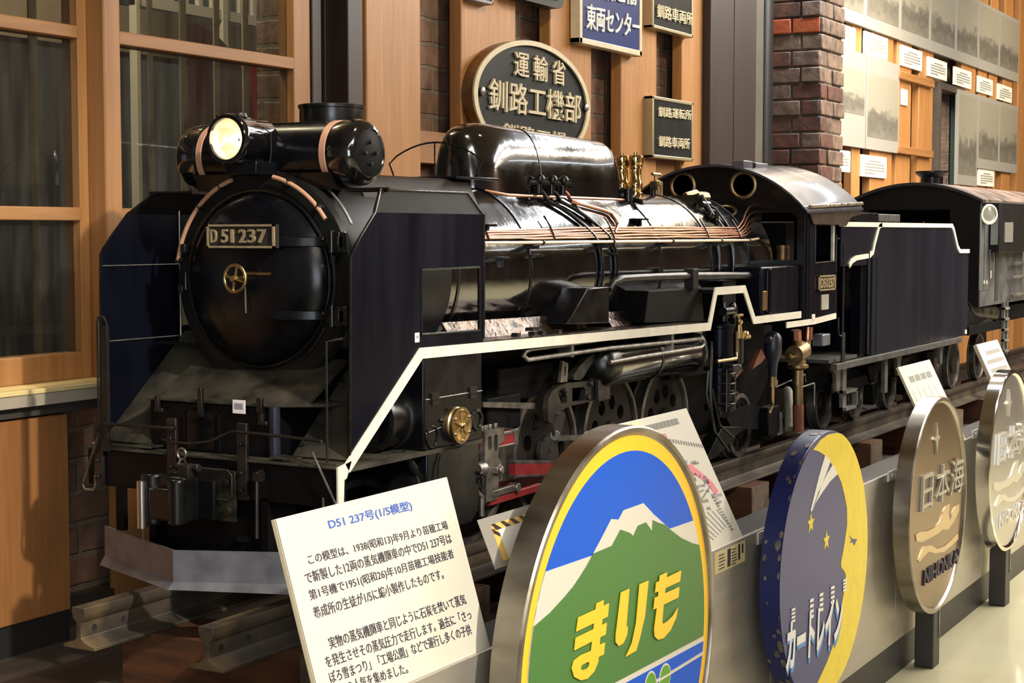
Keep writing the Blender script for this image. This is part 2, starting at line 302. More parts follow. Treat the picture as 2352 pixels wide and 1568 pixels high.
# ------------------------------------------------------------------ mesh collector
class M:
    def __init__(s): s.v = []; s.f = []; s.m = []; s.k = 0
    def mat(s, k): s.k = k; return s
    def add(s, vs, fs):
        b = len(s.v); s.v += [V(p) for p in vs]; s.f += [[i + b for i in f] for f in fs]; s.m += [s.k] * len(fs); return s
    def obox(s, o, u, v, w):
        o, u, v, w = V(o), V(u), V(v), V(w)
        p = [o, o + u, o + u + v, o + v, o + w, o + u + w, o + u + v + w, o + v + w]
        return s.add(p, [[0, 3, 2, 1], [4, 5, 6, 7], [0, 1, 5, 4], [1, 2, 6, 5], [2, 3, 7, 6], [3, 0, 4, 7]])
    def box(s, x0, x1, y0, y1, z0, z1):
        return s.obox((x0, y0, z0), (x1 - x0, 0, 0), (0, y1 - y0, 0), (0, 0, z1 - z0))
    def cbox(s, c, sx, sy, sz):
        return s.box(c[0] - sx / 2, c[0] + sx / 2, c[1] - sy / 2, c[1] + sy / 2, c[2] - sz / 2, c[2] + sz / 2)
    def prism(s, pts, d):
        n = len(pts); d = V(d); p = [V(q) for q in pts] + [V(q) + d for q in pts]
        return s.add(p, [list(range(n))[::-1], list(range(n, 2 * n))] + [[i, (i + 1) % n, (i + 1) % n + n, i + n] for i in range(n)])
    def lathe(s, o, ax, prof, n=32, a0=0., a1=2 * math.pi, cap=True):
        """prof: (r, h) pairs along axis ax from o"""
        o, ax = V(o), V(ax).normalized(); t = ax.orthogonal().normalized(); b = ax.cross(t); full = abs(a1 - a0 - 2 * math.pi) < 1e-6
        if abs(ax.z) < .5: t = V((0, 0, 1)); b = ax.cross(t)
        na = n if full else n + 1; vs = []; fs = []; rows = []
        for r, h in prof:
            if r < 1e-6: rows.append([len(vs)]); vs.append(o + ax * h); continue
            row = []
            for i in range(na):
                a = a0 + (a1 - a0) * i / n; row.append(len(vs)); vs.append(o + ax * h + (t * math.cos(a) + b * math.sin(a)) * r)
            rows.append(row)
        for ra, rb in zip(rows, rows[1:]):
            for i in range(n):
                j = (i + 1) % na
                if len(ra) == 1 and len(rb) == 1: continue
                if len(ra) == 1: fs.append([ra[0], rb[i], rb[j]])
                elif len(rb) == 1: fs.append([ra[i], rb[0], ra[j]])
                else: fs.append([ra[i], rb[i], rb[j], ra[j]])
        if full and cap:
            if len(rows[0]) > 1: fs.append(rows[0][::-1])
            if len(rows[-1]) > 1: fs.append(rows[-1])
        return s.add(vs, fs)
    def cyl(s, p0, p1, r0, r1=None, n=24):
        p0, p1 = V(p0), V(p1); return s.lathe(p0, p1 - p0, [(r0, 0), (r1 if r1 is not None else r0, (p1 - p0).length)], n)
    def ringtube(s, c, ax, R_, r, n=36, k=8, a0=0., a1=2 * math.pi):
        c, ax = V(c), V(ax).normalized(); t = V((0, 0, 1)) if abs(ax.z) < .5 else V((1, 0, 0)); b = ax.cross(t)
        full = abs(a1 - a0 - 2 * math.pi) < 1e-6; m_ = n if full else n + 1
        pts = [c + (t * math.cos(a0 + (a1 - a0) * i / n) + b * math.sin(a0 + (a1 - a0) * i / n)) * R_ for i in range(m_)]
        return s.tube(pts, r, k, full)
    def tube(s, pts, r, n=8, closed=False):
        pts = [V(p) for p in pts]; N = len(pts); vs = []; fs = []; prev = None
        for i, p in enumerate(pts):
            if closed: d = pts[(i + 1) % N] - pts[i - 1]
            else: d = (pts[min(i + 1, N - 1)] - pts[max(i - 1, 0)])
            d.normalize()
            if prev is None: t = d.orthogonal().normalized()
            else:
                t = prev - d * prev.dot(d)
                t = t.normalized() if t.length > 1e-6 else d.orthogonal().normalized()
            prev = t; b = d.cross(t); rr = r[i] if isinstance(r, (list, tuple)) else r
            vs += [p + (t * math.cos(2 * math.pi * k / n) + b * math.sin(2 * math.pi * k / n)) * rr for k in range(n)]
        for i in range(N if closed else N - 1):
            a = i * n; c = ((i + 1) % N) * n
            fs += [[a + k, a + (k + 1) % n, c + (k + 1) % n, c + k] for k in range(n)]
        if not closed: fs += [list(range(n))[::-1], list(range((N - 1) * n, N * n))]
        return s.add(vs, fs)
    def ball(s, c, rx, ry=None, rz=None, n=16, k=10):
        ry = rx if ry is None else ry; rz = rx if rz is None else rz; vs = [V(c) + V((0, 0, -rz))]; fs = []
        for j in range(1, k):
            ph = -math.pi / 2 + math.pi * j / k
            vs += [V(c) + V((rx * math.cos(ph) * math.cos(2 * math.pi * i / n), ry * math.cos(ph) * math.sin(2 * math.pi * i / n), rz * math.sin(ph))) for i in range(n)]
        vs.append(V(c) + V((0, 0, rz)))
        fs += [[0, 1 + (i + 1) % n, 1 + i] for i in range(n)]
        for j in range(k - 2):
            a = 1 + j * n; fs += [[a + i, a + (i + 1) % n, a + n + (i + 1) % n, a + n + i] for i in range(n)]
        a = 1 + (k - 2) * n; fs += [[a + i, a + (i + 1) % n, len(vs) - 1] for i in range(n)]
        return s.add(vs, fs)
    def loft(s, rings, cap=True):
        n = len(rings[0]); vs = [p for r in rings for p in r]; fs = []
        for j in range(len(rings) - 1):
            fs += [[j * n + i, j * n + (i + 1) % n, (j + 1) * n + (i + 1) % n, (j + 1) * n + i] for i in range(n)]
        if cap: fs += [list(range(n))[::-1], list(range((len(rings) - 1) * n, len(rings) * n))]
        return s.add(vs, fs)
    def me(s, mesh, mtx):
        vs = [mtx @ v.co for v in mesh.vertices]; fs = [list(p.vertices) for p in mesh.polygons]
        s.add(vs, fs); bpy.data.meshes.remove(mesh); return s
    def plate(s, loops, mtx, t):
        """filled outline (first loop) with holes, thickness t centred on the plane of mtx"""
        c = bpy.data.curves.new('c', 'CURVE'); c.dimensions = '2D'; c.fill_mode = 'BOTH'; c.extrude = t / 2
        for lp in loops:
            sp = c.splines.new('POLY'); sp.points.add(len(lp) - 1); sp.use_cyclic_u = True
            for q, (x, y) in zip(sp.points, lp): q.co = (x, y, 0, 1)
        return s.me(meshof(c), mtx)
    def text(s, body, bl, br, tl, depth=.0006, bold=.0, shear=0.):
        """lettering whose own box is laid on the corners bl, br, tl"""
        c = bpy.data.curves.new('t', 'FONT'); c.body = body; c.size = 1.0; c.extrude = .01; c.offset = bold; c.resolution_u = 3; c.shear = shear
        me_ = meshof(c); xs = [v.co.x for v in me_.vertices]; ys = [v.co.y for v in me_.vertices]
        if not xs: return s
        x0, x1, y0, y1 = min(xs), max(xs), min(ys), max(ys); bl, br, tl = V(bl), V(br), V(tl)
        u = (br - bl) / (x1 - x0); v = (tl - bl) / (y1 - y0); n = u.cross(v).normalized() * depth / .02
        o = bl - u * x0 - v * y0 + n * .01
        mt = Matrix(((u.x, v.x, n.x, o.x), (u.y, v.y, n.y, o.y), (u.z, v.z, n.z, o.z), (0, 0, 0, 1)))
        return s.me(me_, mt)

def meshof(c):
    o = bpy.data.objects.new('tmp', c); COL.objects.link(o); dg = bpy.context.evaluated_depsgraph_get()
    me_ = bpy.data.meshes.new_from_object(o.evaluated_get(dg)); bpy.data.objects.remove(o); bpy.data.curves.remove(c); return me_
def mx_side(y):            # plane y = const seen from the aisle: (X, Z)
    return Matrix(((1, 0, 0, 0), (0, 0, -1, y), (0, 1, 0, 0), (0, 0, 0, 1)))
def mx_front(x):           # plane x = const seen from the front: first = -Y, second = Z
    return Matrix(((0, 0, -1, x), (-1, 0, 0, 0), (0, 1, 0, 0), (0, 0, 0, 1)))

def wloc(o):
    l = V((0, 0, 0))
    while o: l += o.location; o = o.parent
    return l
def build(name, m_, mats, parent=None, bevel=0., sharp=38, origin=None):
    """links the collected shape as one mesh object; its vertices are given in scene coordinates"""
    if isinstance(mats, str): mats = [mats]
    bm = bmesh.new(); vs = [bm.verts.new(p) for p in m_.v]
    for f, k in zip(m_.f, m_.m):
        try: fc = bm.faces.new([vs[i] for i in f])
        except ValueError: continue
        fc.material_index = min(k, len(mats) - 1); fc.smooth = True
    bmesh.ops.recalc_face_normals(bm, faces=bm.faces)
    if parent is not None and origin is None: origin = wloc(parent)
    if origin is None:
        xs = [p.x for p in m_.v]; ys = [p.y for p in m_.v]; origin = V(((min(xs) + max(xs)) / 2, (min(ys) + max(ys)) / 2, min(p.z for p in m_.v)))
    origin = V(origin); bmesh.ops.translate(bm, vec=-origin, verts=bm.verts)
    me_ = bpy.data.meshes.new(name); bm.to_mesh(me_); bm.free()
    for k in mats: me_.materials.append(MT[k])
    me_.set_sharp_from_angle(angle=R(sharp))
    o = bpy.data.objects.new(name, me_); COL.objects.link(o); o.location = origin - (wloc(parent) if parent else V((0, 0, 0)))
    if parent: o.parent = parent
    if bevel:
        b = o.modifiers.new('bevel', 'BEVEL'); b.width = bevel; b.segments = 2; b.limit_method = 'ANGLE'; b.angle_limit = R(40); b.use_clamp_overlap = True
    return o
def split(name, m_, mats, parent=None, gap=.0006, **k):
    """every separate piece of the collected shape becomes an object of its own (touching pieces stay together)"""
    n = len(m_.v); p = list(range(n))
    def find(i):
        while p[i] != i: p[i] = p[p[i]]; i = p[i]
        return i
    for f in m_.f:
        for i in f[1:]: p[find(i)] = find(f[0])
    isl = {}
    for i in range(n): isl.setdefault(find(i), []).append(i)
    bb = {r: (V((min(m_.v[i][a] for i in q) for a in range(3))), V((max(m_.v[i][a] for i in q) for a in range(3)))) for r, q in isl.items()}
    rs = list(isl)
    for a in range(len(rs)):
        for b in range(a):
            A, B = bb[rs[a]], bb[rs[b]]
            if all(A[0][q] <= B[1][q] + gap and B[0][q] <= A[1][q] + gap for q in range(3)): p[find(rs[a])] = find(rs[b])
    grp = {}
    for f, mi in zip(m_.f, m_.m): grp.setdefault(find(f[0]), []).append((f, mi))
    out = []
    for g in grp.values():
        s = M(); ix = {}
        for f, mi in g:
            for i in f:
                if i not in ix: ix[i] = len(s.v); s.v.append(m_.v[i])
            s.f.append([ix[i] for i in f]); s.m.append(mi)
        out.append(build(name, s, mats, parent, **k))
    return out
def tag(o, label, cat, group=None):
    o['label'] = label; o['category'] = cat
    if group: o['group'] = group
    return o
def struct(o): o['kind'] = 'structure'; return o
def empty(name, loc, label=None, cat=None, group=None):
    o = bpy.data.objects.new(name, None); COL.objects.link(o); o.location = loc; o.empty_display_size = .05
    if label: tag(o, label, cat, group)
    return o
def copy_tree(o, parent=None):
    c = o.copy(); COL.objects.link(c)
    if parent: c.parent = parent
    for ch in list(o.children): copy_tree(ch, c)
    return c
def clip(poly, cx, cz, r, n=72):
    """cut a flat outline to a circle"""
    out = list(poly)
    for i in range(n):
        a0 = 2 * math.pi * i / n; a1 = 2 * math.pi * (i + 1) / n
        ax, az, bx, bz = cx + r * math.cos(a0), cz + r * math.sin(a0), cx + r * math.cos(a1), cz + r * math.sin(a1)
        ins = lambda p: (bx - ax) * (p[1] - az) - (bz - az) * (p[0] - ax) >= 0
        src, out = out, []
        for j in range(len(src)):
            p, q = src[j - 1], src[j]
            if ins(p) != ins(q):
                d1 = (bx - ax) * (p[1] - az) - (bz - az) * (p[0] - ax); d2 = (bx - ax) * (q[1] - az) - (bz - az) * (q[0] - ax)
                t = d1 / (d1 - d2); out.append((p[0] + (q[0] - p[0]) * t, p[1] + (q[1] - p[1]) * t))
            if ins(q): out.append(q)
        if len(out) < 3: return []
    return out
def circ(cx, cz, r, n=96): return [(cx + r * math.cos(2 * math.pi * i / n), cz + r * math.sin(2 * math.pi * i / n)) for i in range(n)]
def rrect(x0, x1, z0, z1, r, n=5):
    o = []
    for cx_, cz_, a in ((x1 - r, z1 - r, 0), (x0 + r, z1 - r, 90), (x0 + r, z0 + r, 180), (x1 - r, z0 + r, 270)):
        o += [(cx_ + r * math.cos(R(a + 90 * i / n)), cz_ + r * math.sin(R(a + 90 * i / n))) for i in range(n + 1)]
    return o
# ================================================================== the room
FZ = -.56; SZ = -.15; WY = .48
m_ = M().box(-3, 10.5, -5.2, -.42, FZ - .05, FZ); struct(build('floor', m_, 'gallery_floor'))
m_ = M().box(-3, 10.5, -.335, .60, FZ, SZ); struct(build('floor_platform', m_, 'stage_wood'))
m_ = M().box(-3, 10.5, -.418, -.335, FZ, -.046); struct(build('trim_1', m_, 'ledge_grey', bevel=.004))
m_ = M().box(-3, 10.5, -.4215, -.418, FZ, -.475); struct(build('baseboard_platform', m_, 'kick_black'))
m_ = M().box(-3, 10.5, -5.3, 2.3, 2.06, 2.1); struct(build('ceiling', m_, 'ceil'))
m_ = M().box(-3, 10.5, -5.3, -5.2, FZ, 2.06); struct(build('wall_aisle', m_, 'hall_brown'))
m_ = M().box(-3.1, -3, -5.3, 2.3, FZ, 2.06); struct(build('wall_front', m_, 'hall_grey'))
m_ = M().box(10.5, 10.6, -5.3, 2.3, FZ, 2.06); struct(build('wall_far', m_, 'hall_brown'))
# brick wall behind the boards, with the window opening and the doorway left out
DX0 = P(2147, 300, 1, .5).x; DX1 = P(2201, 300, 1, .5).x; DZ = 1.205
WX = P(591, 250, 1, .62).x
m_ = M().box(-3, WX, .545, .62, SZ, .26).box(WX, DX0, .545, .62, SZ, 2.06).box(DX1, 10.5, .545, .62, SZ, 2.06).box(DX0, DX1, .545, .62, DZ, 2.06)
struct(build('wall_back', m_, 'brick'))
m_ = M().box(-3, 10.5, .50, .545, SZ, SZ + .045); struct(build('baseboard_back', m_, 'sill_dark'))
m_ = M().box(-3, 10.5, 2.2, 2.3, FZ, 2.06); struct(build('wall_outer', m_, 'back_dark'))
m_ = M().box(-3, 2.6, .62, 2.2, FZ, SZ); struct(build('floor_annex', m_, 'stage_wood'))

# tall boards on the brick
NB = [0]
def board(x0, x1, z0=SZ + .0, z1=2.06, y0=.478, y1=.512, mt='board_wood'):
    NB[0] += 1
    struct(build('trim_%d' % (NB[0] + 10), M().box(x0, x1, y0, y1, z0, z1), mt, bevel=.003))
for a, b in ((1.113, 1.331), (1.51, 1.775), (1.958, 2.199), (2.387, 2.63), (2.817, 3.036)): board(a, b)
for a, b in ((1915, 1932), (1955, 1974), (1997, 2047), (2056, 2089), (2107, 2139), (2205, 2236), (2243, 2262), (2268, 2286), (2300, 2320), (2334, 2354), (2362, 2380)):
    board(P(a, 400, 1, WY).x, P(b, 400, 1, WY).x)
board(.335, .60, SZ, .245); board(.76, .94, SZ, .245)
# cross battens nailed between the boards
def batten(x0, x1, z0, z1): 
    NB[0] += 1; struct(build('trim_%d' % (NB[0] + 10), M().box(x0, x1, .498, .53, z0, z1), 'rail_wood', bevel=.002))
for a, b in ((1.331, 1.51), (1.775, 1.958), (2.199, 2.387), (2.63, 2.817)): batten(a, b, .697, .772)
a = P(2060, 170, 1, .47); b = P(2140, 190, 1, .47)
for zt, zb in ((P(2070, 166, 1, .475).z, P(2070, 184, 1, .475).z), (P(2070, 336, 1, .475).z, P(2070, 354, 1, .475).z)):
    NB[0] += 1; struct(build('trim_%d' % (NB[0] + 10), M().box(a.x, b.x, .455, .478, zb, zt), 'rail_wood', bevel=.003))
# the brown boarded panel and the wall sill under the window
struct(build('trim_2', M().box(-3, .152, .425, .50, SZ + .052, .235), 'panel_wood', bevel=.003))
struct(build('trim_3', M().box(-3, .152, .43, .50, SZ, SZ + .052), 'kick_black'))
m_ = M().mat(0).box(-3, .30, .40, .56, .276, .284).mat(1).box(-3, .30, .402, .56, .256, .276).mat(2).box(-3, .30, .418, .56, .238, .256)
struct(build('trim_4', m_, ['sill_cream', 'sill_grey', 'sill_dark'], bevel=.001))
# ---- windows
def window(nm, x0, x1, transoms, z0=.284, z1=2.06, st=.022, right=.022):
    w_ = empty(nm, ((x0 + x1) / 2, .49, z0)); struct(w_)
    m_ = M().box(x0, x0 + st, .474, .512, z0, z1).box(x1 - right, x1, .474, .512, z0, z1).box(x0 + st, x1 - right, .474, .512, z0, z0 + .046)
    struct(build('window_frame', m_, 'frame_wood', w_, bevel=.002))
    m_ = M()
    for a, b in transoms: m_.box(x0 + st, x1 - right, .472, .512, a, b)
    struct(build('window_transom', m_, 'rail_wood', w_, bevel=.002))
    struct(build('window_pane', M().box(x0 + st, x1 - right, .491, .494, z0 + .046, z1), 'window_glass', w_))
    return w_
window('window_1', -2.6, .262, [(.556, .579), (.866, .888)])
window('window_2', .300, P(714, 300, 1, .474).x, [(.556, .579), (.866, .890)], right=P(714, 300, 1, .474).x - P(676, 300, 1, .474).x)
struct(build('trim_5', M().box(.262, .303, .435, .53, .245, 2.06), 'frame_wood', bevel=.003))
# dark steel column beside the window
cx0, cx1 = P(716, 200, 1, .474).x, 1.112
m_ = M().mat(0).box(cx0, cx1, .50, .54, SZ, 2.06).box(P(800, 200, 1, .44).x, P(834, 200, 1, .44).x, .44, .50, SZ, 2.06).box(cx0 - .002, cx0 + .03, .47, .50, SZ, 2.06)
m_.box(P(748, 200, 1, .49).x, P(757, 200, 1, .49).x, .49, .50, SZ, 2.06)
struct(build('trim_6', m_, ['column_brown'], bevel=.002))
# dark wooden post, its steel pipe and the brick pier
px0 = P(1632, 200, 1, .45).x; px1 = P(1737, 200, 1, .45).x
m_ = M().box(px0, (px0 + px1) / 2 - .004, .45, .55, SZ, 2.06).box((px0 + px1) / 2 + .002, px1, .45, .55, SZ, 2.06); struct(build('trim_7', m_, 'column_brown', bevel=.003))
m_ = M().mat(0).box(px1, px1 + .09, .46, .55, SZ, 2.06).mat(1).cyl((px1 + .135, .50, SZ), (px1 + .135, .50, 2.06), .055, n=24)
struct(build('trim_8', m_, ['column_grey', 'pipe_black']))
m_ = M(); rnd = random.Random(3); z = SZ; k = 0; X0, X1, Y0, Y1 = 3.77, 4.03, .36, .545
m_.mat(1).box(X0 + .008, X1 - .008, Y0 + .008, Y1, SZ, 2.06)
while z < 2.0:
    h = .058; j = lambda: rnd.uniform(-.006, .006)
    red = rnd.random() < .28
    cut = (.11, .075)[k % 2]
    ys = [Y0, Y0 + cut, Y1]
    for a, b in zip(ys, ys[1:]):                         # bricks seen from the front of the train
        m_.mat(2 if (abs(z - 1.265) < .029) else (0 if rnd.random() < .6 else 3)).box(X0 + j(), X0 + .06, a + .003 + (j() if a == Y0 else 0), b - .003, z + .003, z + h - .003)
    cuts = [X0 + .002, X0 + .09 + (k % 2) * .05, X1]
    for a, b in zip(cuts, cuts[1:]):
        m_.mat(3 if rnd.random() < .7 else 0).box(a + .003, b - .003, Y0 + j(), Y0 + .06, z + .003, z + h - .003)  # lit face gets mostly paler brick, shaded front mostly darker: light put into colour
    z += h; k += 1
mat('brick_a', (.115, .045, .028), .5, col2=(.05, .032, .025), nscale=28, bump=.5, bscale=60)
mat('brick_b', (.17, .115, .08), .5, col2=(.075, .05, .036), nscale=28, bump=.5, bscale=60)
mat('brick_c', (.34, .075, .022), .5, noise=.3, nscale=28, bump=.5, bscale=60)
mat('mortar', (.085, .066, .05), .8, noise=.3, bump=.4, bscale=90)
struct(build('wall_pier', m_, ['brick_a', 'mortar', 'brick_c', 'brick_b'], bevel=.004))
# doorway among the photographs: steel jamb, dark opening, green curtain edge
d = empty('door_1', ((DX0 + DX1) / 2, .5, SZ)); struct(d)
struct(build('door_frame', M().box(DX0 - .03, DX0, .47, .55, SZ, DZ + .03).box(DX0, DX1, .47, .55, DZ, DZ + .03), 'column_grey', d))
struct(build('door_leaf', M().box(DX1 - .03, DX1 + .02, .49, .53, SZ, DZ), 'green_dark', d))
struct(build('door_recess', M().box(DX0, DX1, .9, .92, SZ, DZ), 'back_dark', d))

# ---- what shows through the window glass
def seen(px, Y): return P(px, 250, 1, Y).x
for a, b in ((70, 88), (160, 176), (343, 353), (416, 430), (494, 506), (560, 572)):
    o = build('batten', M().box(seen(a, .66), seen(b, .66), .66, .664, SZ, 1.9), 'batten_pale')
    tag(o, {70: 'pale upright batten behind the glass by the frame at the far left edge', 160: 'wide pale upright batten behind the left window glass next to the window post',
            343: 'pale upright batten behind the larger window glass, nearest the wooden post', 416: 'second pale upright batten from the wooden post behind the glass',
            494: 'pale upright batten behind the glass crossing the dark red machine', 560: 'narrow pale upright batten behind the glass nearest the bright red edge'}[a], 'batten', 'battens behind the window')
Yb = 1.5
o = build('wall_band', M().box(.2, seen(591, Yb), Yb, Yb + .1, P(400, 118, 1, Yb).z - .02, P(400, 50, 1, Yb).z + .02), 'back_wall'); struct(o)
rl = empty('railing', (seen(440, Yb - .1), Yb - .1, SZ), 'white railing with upright bars glimpsed high behind the window glass', 'railing')
xa, xb = seen(300, Yb - .1), seen(591, Yb - .1); zt = P(440, 20, 1, Yb - .1).z
build('bottom_rail', M().box(xa, xb, Yb - .12, Yb - .1, zt - .02, zt + .008), 'rail_white', rl)
build('top_rail', M().box(xa, xb, Yb - .12, Yb - .1, zt + .17, zt + .20), 'rail_white', rl)
for i in range(9):
    x = xa + (xb - xa) * (i + .5) / 9; build('bar', M().box(x - .008, x + .008, Yb - .118, Yb - .102, zt, zt + .18), 'rail_white', rl)
build('post', M().box(seen(499, Yb - .1), seen(510, Yb - .1), Yb - .125, Yb - .1, zt - .16, zt + .2), 'rail_white', rl)
build('post', M().box(seen(300, Yb - .1), seen(308, Yb - .1), Yb - .125, Yb - .1, SZ, zt + .2), 'rail_white', rl)
# dark red rounded machine end
c0 = P(440, 270, 1, 1.3); rr = P(575, 270, 1, 1.3).x - c0.x
rm = empty('railcar', (c0.x, 1.4, SZ), 'dark red round-shouldered rail vehicle glimpsed behind the window glass', 'rail vehicle')
xl = P(432, 270, 1, 1.3).x; build('body', M().box(xl + .04, c0.x + rr + .12, 1.3, 1.304, SZ, P(500, 118, 1, 1.3).z), 'red_body', rm)
build('end_panel', M().prism([(xl, 1.299, SZ)] + [(xl, 1.299, c0.z + rr)] + [(c0.x + rr * math.sin(R(a)), 1.299, c0.z + rr * math.cos(R(a))) for a in range(0, 91, 6)] + [(c0.x + rr, 1.299, SZ)], (0, -.004, 0)), 'red_dull', rm)
lp = bpy.data.lights.new('annex_lamp', 'POINT'); lp.energy = 45; lp.color = (1, .85, .65); lp.shadow_soft_size = .1
lo = bpy.data.objects.new('annex_lamp', lp); COL.objects.link(lo); lo.location = (.5, 1.0, 1.9)

# unseen window added in the end wall for the cool reflection on the smokebox door
w3 = empty('added_window', (-3, -2.6, .0)); struct(w3)
m_ = M().box(-3.0, -2.96, -3.5, -3.44, -.05, 1.25).box(-3.0, -2.96, -1.76, -1.70, -.05, 1.25).box(-3.0, -2.96, -3.44, -1.76, -.05, .0).box(-3.0, -2.96, -3.44, -1.76, 1.20, 1.25).box(-3.0, -2.965, -2.62, -2.58, .0, 1.2)
struct(build('window_frame', m_, 'frame_wood', w3)); struct(build('window_pane', M().box(-2.995, -2.985, -3.44, -1.76, 0, 1.2), 'added_glow_pane', w3))
# ================================================================== the model locomotive (rail tops at z = 0, nose at x = 0)
loco = empty('steam_locomotive', (0, 0, 0), 'large black model steam locomotive with brass front number plate and white running-board line', 'locomotive')
BZ = .4655
def parts(name, m_, mats, **k): return split(name, m_, mats, loco, **k)
def part(name, m_, mats, parent=None, **k): return build(name, m_, mats, parent or loco, **k)
def ribbon(pts, w):
    """even-width strip along a flat polyline, mitred"""
    L_, R_ = [], []
    for i, p in enumerate(pts):
        p = V(p); a = (p - V(pts[i - 1])).normalized() if i else None; b = (V(pts[i + 1]) - p).normalized() if i < len(pts) - 1 else None
        d = ((a or b) + (b or a)).normalized(); n = V((-d.y, d.x)); c = n.dot(V((-(a or b).y, (a or b).x))); k = w / 2 / max(.4, c)
        L_.append(tuple(p + n * k)); R_.append(tuple(p - n * k))
    return L_ + R_[::-1]
def px2(pts, Y): return [((q := P(x, y, 1, Y)).x, q.z) for x, y in pts]

# smokebox and boiler
m_ = M().lathe((.132, 0, BZ), (1, 0, 0), [(0, 0), (.150, 0), (.164, .003), (.1695, .010), (.1695, .016), (.163, .020), (.163, .285), (.157, .30)], 72)
part('smokebox', m_, 'smokebox_black')
m_ = M().lathe((.43, 0, BZ), (1, 0, 0), [(.156, 0), (.156, 1.49), (0, 1.49)], 72)
part('boiler_barrel', m_, 'gloss_black')
for x in (.452, .70, .985, 1.265, 1.53, 1.655, 1.76):
    part('boiler_band', M().lathe((x, 0, BZ), (1, 0, 0), [(.154, 0), (.1578, .0005), (.1578, .0075), (.154, .008)], 72), 'satin_black')
# copper pipes bent round the smokebox front, and their clips
for a0, a1 in ((-80, -46), (-45, -27), (-26, -17), (12, 22), (23, 46), (47, 55)):
    part('front_pipe', M().ringtube((.122, 0, BZ), (1, 0, 0), .157, .0034, 18, 8, R(a0), R(a1)), 'tan_band')
m_ = M()
for a in (-80, -45.5, -26.5, 22.5, 46.5):
    c = V((.124, -.157 * math.sin(R(a)), BZ + .157 * math.cos(R(a)))); m_.cyl(c + V((.012, 0, 0)), c - V((.004, 0, 0)), .0052, n=10)
parts('pipe_clip', m_, 'dark_steel')
m_ = M().ringtube((.150, 0, BZ), (1, 0, 0), .1765, .0022, 60, 6, R(8), R(62))
part('front_handrail', m_, 'worn_steel')
m_ = M().cyl((.150, .152, BZ + .133), (.150, .235, BZ + .133), .003).cyl((.150, -.150, BZ + .133), (.150, -.222, BZ + .133), .0035)
parts('deflector_stay', m_, 'satin_black')
# door
door = part('smokebox_door', M().lathe((.132, 0, BZ), (-1, 0, 0), [(.131, 0), (.131, .007), (.129, .0105), (.1255, .0145), (.120, .0195), (.110, .0255), (.095, .0315), (.075, .0365), (.045, .0405), (.02, .042), (0, .0422)], 72), 'front_black')
build('door_rim', M().ringtube((.124, 0, BZ), (1, 0, 0), .1345, .003, 72, 8), 'satin_black', door)
for z in (.522, .413):
    y1 = -.050; dz = abs(z - BZ); pts = []
    m_ = M(); n_ = 8
    for i in range(n_ + 1):
        y = y1 - (.150 - .050) * i / n_; r = min(.134, math.hypot(y, dz)); dep = .132 - .0422 * max(0, 1 - (min(r, .131) / .1315) ** 2.6) ** .75 - .006
        pts.append(V((dep, y, z)))
    m_.loft([[q_ + V((0, 0, -hz)), q_ + V((0, 0, hz)), q_ + V((.012, 0, hz)), q_ + V((.012, 0, -hz))] for q_, hz in zip([p_ - V((.004, 0, 0)) for p_ in pts], [.0045] + [.0075] * (len(pts) - 1))])
    build('hinge_strap', m_, 'front_black', door, bevel=.0015)
    m_ = M().cbox((.118, -.155, z), .020, .016, .030).cyl((.110, -.148, z - .017), (.110, -.148, z + .017), .005).cbox((.112, -.160, z), .012, .006, .018).cyl((.100, -.140, z + .004), (.096, -.140, z + .004), .003)
    build('hinge_bracket', m_, 'satin_black', door, bevel=.0015)
build('hinge_rod', M().ringtube((.116, 0, BZ), (1, 0, 0), .1495, .0030, 30, 6, R(66), R(114)), 'dark_steel', door)
build('hinge_rod', M().ringtube((.116, 0, BZ), (1, 0, 0), .1480, .0026, 30, 6, R(118), R(148)), 'dark_steel', door)
m_ = M()
for a in (-97, -72, 78): 
    c = V((.121, -.1475 * math.sin(R(a)), BZ + .1475 * math.cos(R(a)))); m_.cbox(c, .010, .010, .014)
split('door_clamp', m_, 'satin_black', door, bevel=.001)
y = P(428, 636, 0, .11).y
build('grab_handle', M().tube([(.122, y, .476), (.108, y, .474), (.108, y, .448), (.122, y, .446)], .0018), 'dark_steel', door)
# hand wheel and levers
wx, wz = .070, .4672
m_ = M().ringtube((wx, 0, wz), (1, 0, 0), .0200, .0027, 40, 10).lathe((wx + .006, 0, wz), (-1, 0, 0), [(.0062, 0), (.0062, .006), (.0045, .010), (.0045, .013), (0, .013)], 16)
for k in range(4):
    a = R(14 + 90 * k); m_.tube([(wx, -.004 * math.sin(a), wz + .004 * math.cos(a)), (wx, -.019 * math.sin(a), wz + .019 * math.cos(a))], [.0026, .0021])
build('hand_wheel', m_, 'brass', door)
build('spindle', M().cyl((wx, 0, wz), (.10, 0, wz), .005), 'brass', door)
build('lever', M().tube([(.084, -.010, wz + .008), (.078, -.020, wz + .008), (.078, -.060, wz + .008)], [.0030, .0027, .0024]), 'brass', door)
build('lever', M().tube([(.086, -.006, wz - .008), (.086, -.007, wz - .052)], .0014), 'worn_steel', door)
